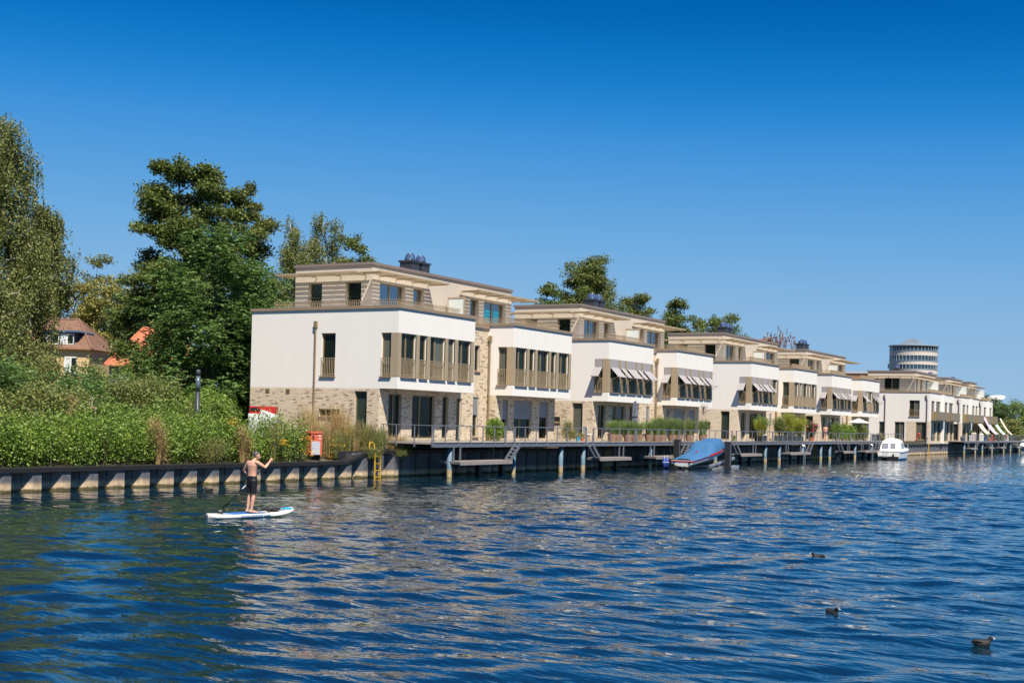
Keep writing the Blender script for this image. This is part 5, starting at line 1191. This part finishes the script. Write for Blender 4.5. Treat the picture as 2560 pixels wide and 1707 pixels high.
def shrub(x, y, top, r, leaf, n, lab, seed, frond=False, size=.12):
    rg = np.random.default_rng(seed); H = top - 1.3; bl = [(0, 0, H * .45, r, r, H * .5)]
    for k in range(8): a = rg.uniform(0, 6.28); q = rg.uniform(.4, .95) * r; bl.append((math.cos(a) * q, math.sin(a) * q, H * rg.uniform(.3, .82), r * rg.uniform(.35, .6), r * rg.uniform(.35, .6), H * rg.uniform(.14, .28)))
    bush('shrub', lab, (x, y, 1.3), bl, leaf, n, size, seed, frond=frond)
shrub(38.4, 47.5, 5.6, 2.6, 'leaf_pinnate', 16000, 'bright feathery sumac shrub at the left edge', 71, True, .17); shrub(41.2, 47.2, 4.5, 2.0, 'leaf_pinnate', 14000, 'feathery sumac shrub left of the house window', 72, True, .17)
shrub(46.0, 55.0, 6.2, 1.4, 'leaf_olive', 9000, 'olive green shrub before the brown tiled roof', 73); shrub(44.4, 50.6, 5.2, 1.2, 'leaf_dark', 8000, 'dark bush just below the eaves of the yellow house', 74)
shrub(45.8, 47.3, 4.7, 1.6, 'leaf_olive', 9500, 'leafy bush right of the yellow house', 75); shrub(44.2, 43.7, 4.0, 1.3, 'leaf_shrub', 8500, 'light bush left of the lamp column', 76)
shrub(51.0, 48.2, 4.5, 1.5, 'leaf_hedge', 9000, 'green bush against the edge of the nearest house', 77); shrub(48.4, 45.2, 3.7, 1.2, 'leaf_shrub', 7500, 'low bush left of the graffiti shelter', 78)
shrub(36.0, 43.6, 4.0, 1.9, 'leaf_olive', 10000, 'pale green bush behind the hedge at the left edge', 79); shrub(39.6, 43.2, 3.6, 1.5, 'leaf_shrub', 9000, 'bush behind the wooden tree stakes', 80)
shrub(48.2, 49.8, 5.0, 1.7, 'leaf_pinnate', 9000, 'young feathery shrub beneath the dark tree', 81, True, .16)
shrub(33.0, 46.0, 4.6, 2.4, 'leaf_shrub', 8000, 'bush at the far left behind the hedge', 82); shrub(30.5, 42.5, 3.6, 2.0, 'leaf_shrub', 7000, 'leftmost bush behind the hedge', 83)

shrub(26.0, 44.0, 4.4, 2.3, 'leaf_olive', 6000, 'olive bush beyond the left end of the hedge', 84); shrub(20.0, 45.0, 4.8, 2.6, 'leaf_shrub', 6000, 'green bush beyond the left end of the hedge', 85)
shrub(47.6, 51.6, 5.5, 1.3, 'leaf_shrub', 7000, 'bush hiding the lower wall of the yellow house', 86)
prof = lambda *k: (lambda h: float(np.interp(h, np.linspace(0, 1, len(k)), k)))
GND = 1.5
tree('alder_tree', 'tallest dark alder with open layered branches', (63.45, 62.1, GND), 18.3, prof(3.6, 4.4, 4.4, 4.2, 3.9, 3.6, 3.3, 2.9, 2.1), 'leaf_alder', n=120000, size=.18, seed=101, tr=.3, base=.18, tiers=12, per=5, bl=1.12, squash=.55, sparse=.85, fill=34, fill_from=.5)
tree('alder_tree', 'slimmer open alder right of the tallest one', (68.6, 61.2, GND), 17.5, prof(2.6, 3.0, 3.0, 2.6, 2.4, 2.1, 1.8, 1.7, 1.2), 'leaf_alder_b', n=46000, size=.18, seed=102, tr=.24, base=.25, tiers=9, per=3, bl=1.05, squash=.55, sparse=.85)
tree('birch_tree', 'airy birch with white stem, left of two above the flat roof', (67.1, 55.8, GND), 14.9, prof(1.6, 2.2, 2.3, 2.2, 2.0, 1.7, 1.4, 1.2, .7), 'leaf_birch', 'weep', 34000, .13, 103, 'birchbark', .16, .22, 8, 3, .8, .7, sparse=.85)
tree('birch_tree', 'airy birch with white stem, right of two above the flat roof', (69.8, 55.4, GND), 15.6, prof(1.4, 2.0, 2.1, 2.0, 1.8, 1.6, 1.3, 1.0, .6), 'leaf_birch', 'weep', 30000, .13, 104, 'birchbark', .15, .3, 8, 3, .8, .65, sparse=.8)
tree('broadleaf_tree', 'small dark green tree peeking over the right of the flat roof', (72.6, 55.0, GND), 14.3, prof(1.6, 2.2, 2.3, 2.0, 1.8, 1.3, .8), 'leaf_alder', n=17000, size=.17, seed=105, tr=.16, base=.3, tiers=8, per=4, bl=.8)
tree('ash_tree', 'dense tree with long feathery leaves beside the nearest house', (55.2, 51.6, GND), 11.6, prof(2.3, 3.0, 3.3, 3.3, 3.1, 2.6, 1.9, .9), 'leaf_pinnate', 'pinnate', 66000, .20, 106, 'bark', .22, .08, 9, 6, .8, 1.15)
tree('ash_tree', 'second feathery tree filling the gap behind the nearest house', (60.0, 53.5, GND), 10.8, prof(2.2, 3.0, 3.2, 3.0, 2.6, 2.0, 1.0), 'leaf_pinnate', 'pinnate', 32000, .20, 107, 'bark', .18, .2, 8, 5, .8, 1.05)
tree('weeping_birch', 'huge weeping birch with hanging strands at the left edge', (49.7, 63.6, GND), 18.8, prof(2.7, 3.0, 3.1, 3.1, 2.9, 2.6, 2.2, 1.8, .9), 'leaf_birch', 'weep', 105000, .15, 108, 'birchbark', .32, .22, 11, 5, .9, 1.1)
tree('weeping_birch', 'smaller weeping birch leaning right of the huge one', (53.9, 64.5, GND), 14.0, prof(1.6, 1.7, 1.7, 1.6, 1.5, 1.4, 1.2, .6), 'leaf_birch', 'weep', 36000, .15, 109, 'birchbark', .2, .60, 7, 4, .9, .75, sparse=.9)
tree('birch_tree', 'olive birch in front of the huge weeping birch', (45.6, 58.6, GND), 9.4, prof(2.3, 2.6, 2.6, 2.4, 2.0, 1.4, .8), 'leaf_birch', 'weep', 46000, .15, 110, 'birchbark', .2, .1, 8, 5, .9, 1.0)
tree('broadleaf_tree', 'yellow green tree behind the brown tiled roof', (101.0, 115.5, GND), 16.6, prof(3.6, 5.2, 5.6, 5.4, 4.6, 3.4, 2.0), 'leaf_yellow', n=26000, size=.26, seed=111, tr=.25, base=.15, tiers=8, per=5, bl=1.5)
tree('broadleaf_tree', 'pale yellow blooming tree between the roofs', (101.5, 110.2, GND), 16.2, prof(3.2, 4.4, 4.8, 4.6, 4.0, 3.0, 1.8), 'leaf_yellow', n=24000, size=.26, seed=112, tr=.25, base=.12, tiers=8, per=5, bl=1.4)
tree('broadleaf_tree', 'thin olive treetop rising over the yellow green trees', (106.0, 117.0, GND), 19.6, prof(1.6, 2.4, 2.4, 2.2, 2.0, 1.5, .8), 'leaf_birch', n=8000, size=.24, seed=113, tr=.2, base=.3, tiers=7, per=4, bl=1.1)
tree('broadleaf_tree', 'dark broad tree rising behind the red tiled roof', (99.7, 103.3, GND), 14.8, prof(3.0, 4.4, 4.6, 4.4, 3.8, 2.4), 'leaf_dark', n=24000, size=.28, seed=114, tr=.25, base=.12, tiers=7, per=5, bl=1.3)
tree('broadleaf_tree', 'big round green tree behind the second house', (111.7, 56.6, GND), 17.4, prof(4.0, 5.2, 5.4, 5.0, 4.2, 3.3, 2.5, 1.3), 'leaf_alder_b', n=60000, size=.2, seed=116, tr=.3, base=.25, tiers=10, per=5, bl=1.2, fill=40, fill_from=.45)
tree('broadleaf_tree', 'small pointed tree left of the big one behind the second house', (107.0, 58.2, GND), 14.6, prof(1.4, 2.0, 2.2, 1.9, 1.5, 1.0, .5), 'leaf_alder', n=17000, size=.2, seed=117, tr=.18, base=.35, tiers=7, per=4, bl=.9, fill=14, fill_from=.4)
tree('broadleaf_tree', 'medium green tree right of the big one behind the second house', (117.0, 53.6, GND), 14.4, prof(2.6, 3.6, 3.9, 3.7, 3.2, 2.3, 1.2), 'leaf_alder_b', n=32000, size=.19, seed=118, tr=.2, base=.3, tiers=10, per=5, bl=.9, fill=30, fill_from=.45)
tree('broadleaf_tree', 'narrow tree at the right end of the second house roof', (121.0, 51.2, GND), 14.2, prof(1.6, 2.2, 2.3, 2.0, 1.7, 1.2, .6), 'leaf_alder', n=26000, size=.19, seed=119, tr=.18, base=.2, tiers=10, per=5, bl=.85, fill=30, fill_from=.35)
tree('broadleaf_tree', 'round green treetop behind the third house', (150.5, 58.8, GND), 15.1, prof(3.4, 4.6, 5.0, 4.8, 4.0, 2.6), 'leaf_alder', n=34000, size=.22, seed=120, tr=.25, base=.4, tiers=8, per=6, bl=1.2, fill=40, fill_from=.5)
tree('birch_tree', 'nearly bare reddish birch behind the roofs', (159.7, 53.5, GND), 14.3, prof(2.2, 2.8, 3.2, 3.2, 2.8, 2.2, 1.4), 'leaf_red', 'weep', 12000, .2, 121, 'birchbark', .2, .3, 8, 5, .9, 1.2, sparse=.8)
for i, (x, y, h, r, lf, lb) in enumerate([(293, 51.5, 9.3, 5, 'leaf_dark', 'dark tree behind the last house'), (284.5, 47.8, 7.8, 4, 'leaf_dark', 'dark rounded tree right of the last house'), (307, 48, 8.8, 5, 'leaf_shrub', 'green tree at the right edge of the picture'), (276, 43.4, 4.2, 2.6, 'leaf_olive', 'yellowish low tree at the right edge above the decks'), (270, 46.6, 4.6, 2.6, 'leaf_shrub', 'low tree at the end of the far decks'), (322, 43.5, 9.5, 5.5, 'leaf_dark', 'tall tree beyond the right edge'), (262, 49.0, 6.4, 3.4, 'leaf_dark', 'dark tree close to the last house'), (300, 42.0, 6.5, 4.0, 'leaf_shrub', 'bushy tree by the water at the right edge')]):
    tree('river_tree', lb, (x, y, GND), h, prof(r * .8, r, r, r * .9, r * .75, r * .4), lf, n=9000, size=.34, seed=130 + i, tr=.25, base=.08, tiers=6, per=5, bl=r * .36)
tree('broadleaf_tree', 'dark broad tree standing left of the weeping birches', (37.5, 57.0, GND), 13.0, prof(2.8, 3.8, 4.0, 3.8, 3.2, 2.2), 'leaf_dark', n=16000, size=.24, seed=150, tr=.25, base=.12, tiers=7, per=5, bl=1.4)
tree('broadleaf_tree', 'round green tree at the far left of the bank', (27.0, 53.0, GND), 11.0, prof(2.8, 3.6, 3.8, 3.5, 2.8, 1.8), 'leaf_alder', n=14000, size=.24, seed=151, tr=.25, base=.12, tiers=6, per=5, bl=1.4)
# screen of far woods closing the horizon behind the houses
def woods():
    rng = np.random.default_rng(77); bl = []
    for x in np.arange(-80, 420, 5.5):
        for q in range(2): bl.append((x + rng.normal() * 2, 135 + 25 * q + rng.normal() * 5 + max(0, x - 200) * .12, 3.4 + rng.normal(), 4.6, 4.5, 4.2 + rng.normal() * 1.0))
    tag(O('far_woods', np_mesh('far_woods', leaves(blob_points(bl, 60000, rng, .35), .75, .7, rng), 4, 'leaf_dark')), 'mass of distant woods behind the gardens', 'woods', kind='stuff')
woods()

# ------------------------------------------------------------------ old houses, tower and roofs in the distance
def hip_house(name, label, loc, rz, w, d, eave, ridge, rl, wallmat, tile, dormer, chim):
    t = thing(name, label, 'house', loc, rz); M().box(-w / 2 + .35, w / 2 - .35, -d / 2 + .35, d / 2 - .35, 0, eave).obj('wall', wallmat, t)
    rf = M(); n = 16
    e = [(-w / 2, -d / 2), (w / 2, -d / 2), (w / 2, d / 2), (-w / 2, d / 2)]; r = [(-rl / 2, 0), (rl / 2, 0), (rl / 2, 0), (-rl / 2, 0)]
    for k in range(n):           # stepped courses of tiles
        a, b = k / n, (k + 1) / n; z0, z1 = eave - .1 + (ridge - eave) * a + .05, eave - .1 + (ridge - eave) * b
        P = lambda i, u, g: (e[i][0] + (r[i][0] - e[i][0]) * u * 1.0, e[i][1] + (r[i][1] - e[i][1]) * u, 0)
        for i in range(4):
            j = (i + 1) % 4; p, q, s, v = P(i, a, 0), P(j, a, 0), P(j, b, 0), P(i, b, 0)
            rf.quad((p[0], p[1], z0), (q[0], q[1], z0), (s[0], s[1], z1), (v[0], v[1], z1)); rf.quad((p[0], p[1], z0 - .05), (q[0], q[1], z0 - .05), (q[0], q[1], z0), (p[0], p[1], z0))
    ro = rf.obj('roof', tile, t)
    rg = M()
    for i in range(4): rg.cyl((*e[i], eave - .02), (*r[i], ridge - .05), .09, n=6)
    rg.cyl((-rl / 2, 0, ridge - .05), (rl / 2, 0, ridge - .05), .1, n=6); rg.obj('ridge_tiles', tile, ro)
    M().box(-w / 2, w / 2, -d / 2 - .08, -d / 2 + .02, eave - .16, eave - .05).obj('gutter', 'rust', t)
    if chim: M().box(-rl / 2 - .9, -rl / 2 - .3, -.2, .3, ridge - 1.2, ridge + .55).obj('chimney', 'rooftile', ro)
    def wn(x, y, z, ww, hh):
        f = M().box(x, x + ww, y - .05, y, z, z + hh).obj('window', 'whitepaint', t)
        for k in range(2): M().box(x + .09 + k * ww / 2, x + ww / 2 - .05 + k * ww / 2, y - .07, y - .051, z + .1, z + hh - .1).obj('pane', 'frosted' if k == 0 else 'glass', f)
    if dormer:
        zb = eave + .25; yb = -d / 2 * .86; dm = M().box(-1.0, 2.4, yb, 0, zb, zb + 1.25).obj('dormer', 'blueslate', t); M().box(-1.3, 2.9, yb - .3, .2, zb + 1.25, zb + 1.4).obj('dormer_roof', 'zinc', dm); wn(-.3, yb - .01, zb + .1, 1.25, 1.0); wn(1.1, yb - .01, zb + .1, 1.25, 1.0)
    wn(1.6, -d / 2 + .34, eave - 2.3, 1.2, 1.5); wn(-2.4, -d / 2 + .34, eave - 2.3, 1.2, 1.5)
hip_house('old_house', 'old yellow house with brown hipped roof, blue dormer and chimney', (86.6, 100.1, 1.5), R(-63), 8.6, 8.0, 7.2, 10.2, 2.9, 'rendyellow', 'rooftile', True, True)
hip_house('red_roof_house', 'house with bright red tiled roof half hidden by dark trees', (87.2, 88.0, 1.5), R(-63), 7.8, 7.0, 5.6, 9.2, 3.2, 'greywall', 'redtile', False, False)
t = thing('gable_house', 'red gable tip peeking over the third house roof', 'house', (168, 59.1, 1.5), R(-50)); M().loft([[(-3, -4, 0), (3, -4, 0), (3, -4, 10.3), (0, -4, 13.3), (-3, -4, 10.3)], [(-3, 4, 0), (3, 4, 0), (3, 4, 10.3), (0, 4, 13.3), (-3, 4, 10.3)]]).obj('wall', 'terracotta', t); M().bar((3.3, -4.2, 10.0), (0, -4.2, 13.35), .22).bar((-3.3, -4.2, 10.0), (0, -4.2, 13.35), .22).obj('verge', 'rooftrim', t)
t = thing('brick_block', 'low red brick block with flat roof just right of the round tower', 'building', (250, 66, 1.5)); M().box(-4, 4, -3, 3, 0, 12.2).obj('wall', 'terracotta', t); M().box(-4.2, 4.2, -3.2, 3.2, 12.2, 12.6).obj('roof', 'panelgrey', t)
def tower():
    t = thing('round_tower', 'round glass and panel office tower rising behind the far houses', 'tower', (489.7, 111.9, 0)); r = 8.6; n = 40; fl = 3.3; top = 34.5
    M().cyl((0, 0, 0), (0, 0, top - 1), r - .35, n=n).obj('core', 'towerglass', t)
    pn = M(); pts = lambda k, rr: (rr * math.cos(6.2832 * k / n), rr * math.sin(6.2832 * k / n))
    lv = 0; z = 1.0
    while z < top - 1.5:
        k0 = (lv % 2 == 0); h0, h1 = z, z + (1.5 if lv % 2 else 1.25); ring = M()
        ring.lathe([(r - .4, h0), (r, h0), (r, h1), (r - .4, h1)], n=n); ring.obj('spandrel', 'towerpanel', t)
        M().lathe([(r - .35, h1 + .02), (r + .12, h1 + .02), (r + .12, h1 + .22), (r - .35, h1 + .22)], n=n).obj('floor_band', 'towerframe', t)
        mu = M()
        for k in range(n): a = 6.2832 * (k + .5) / n; mu.bar((r * .985 * math.cos(a), r * .985 * math.sin(a), h1), (r * .985 * math.cos(a), r * .985 * math.sin(a), z + fl), .22)
        tag(mu.obj('mullion', 'towerframe', t), kind='stuff'); z += fl; lv += 1
    M().lathe([(r - 1.5, top - .9), (r + .5, top - .2), (r + .5, top + .1), (r - 2, top + .35)], n=n).obj('roof', 'towerframe', t)
    M().loft([[(-4, 4.5 - 7 * u, top + .2), (-4, 4.5 - 7 * u, top + .3 + 2.2 * math.sin(u * 2.35)), (4, 4.5 - 7 * u, top + .3 + 2.2 * math.sin(u * 2.35)), (4, 4.5 - 7 * u, top + .2)] for u in np.linspace(0, 1, 12)]).obj('roof_house', 'towerframe', t)
    for z in (19.5, 25.8): M().box(-r - 1.2 - 2, -r + 3, 3.5, 6.5, z, z + 1.6).obj('balcony', 'towerglass', t)
tower()
t = thing('white_canopy', 'long white curved roof behind the trees at the far right', 'roof', (344.7, 63.0, 0)); M().loft([[(.55 * s, -1.1 * s, 11.5 + k[0]), (.55 * s, -1.1 * s, 11.5 + k[1]), (.55 * s + 2, -1.1 * s + 2, 11.5 + k[1]), (.55 * s + 2, -1.1 * s + 2, 11.5 + k[0])] for s, k in ((-1, (.2, .7)), (2, (.1, .75)), (3.6, (.1, .8)), (4.3, (.1, 1.15)), (5.0, (.1, 1.3)), (5.6, (.25, 1.25)), (6, (.6, 1.0)))]).obj('shell', 'gelcoat', t); M().cyl((2.5, -1, 0), (2.5, -1, 11.65), .4, n=8).obj('column', 'panelgrey', t)
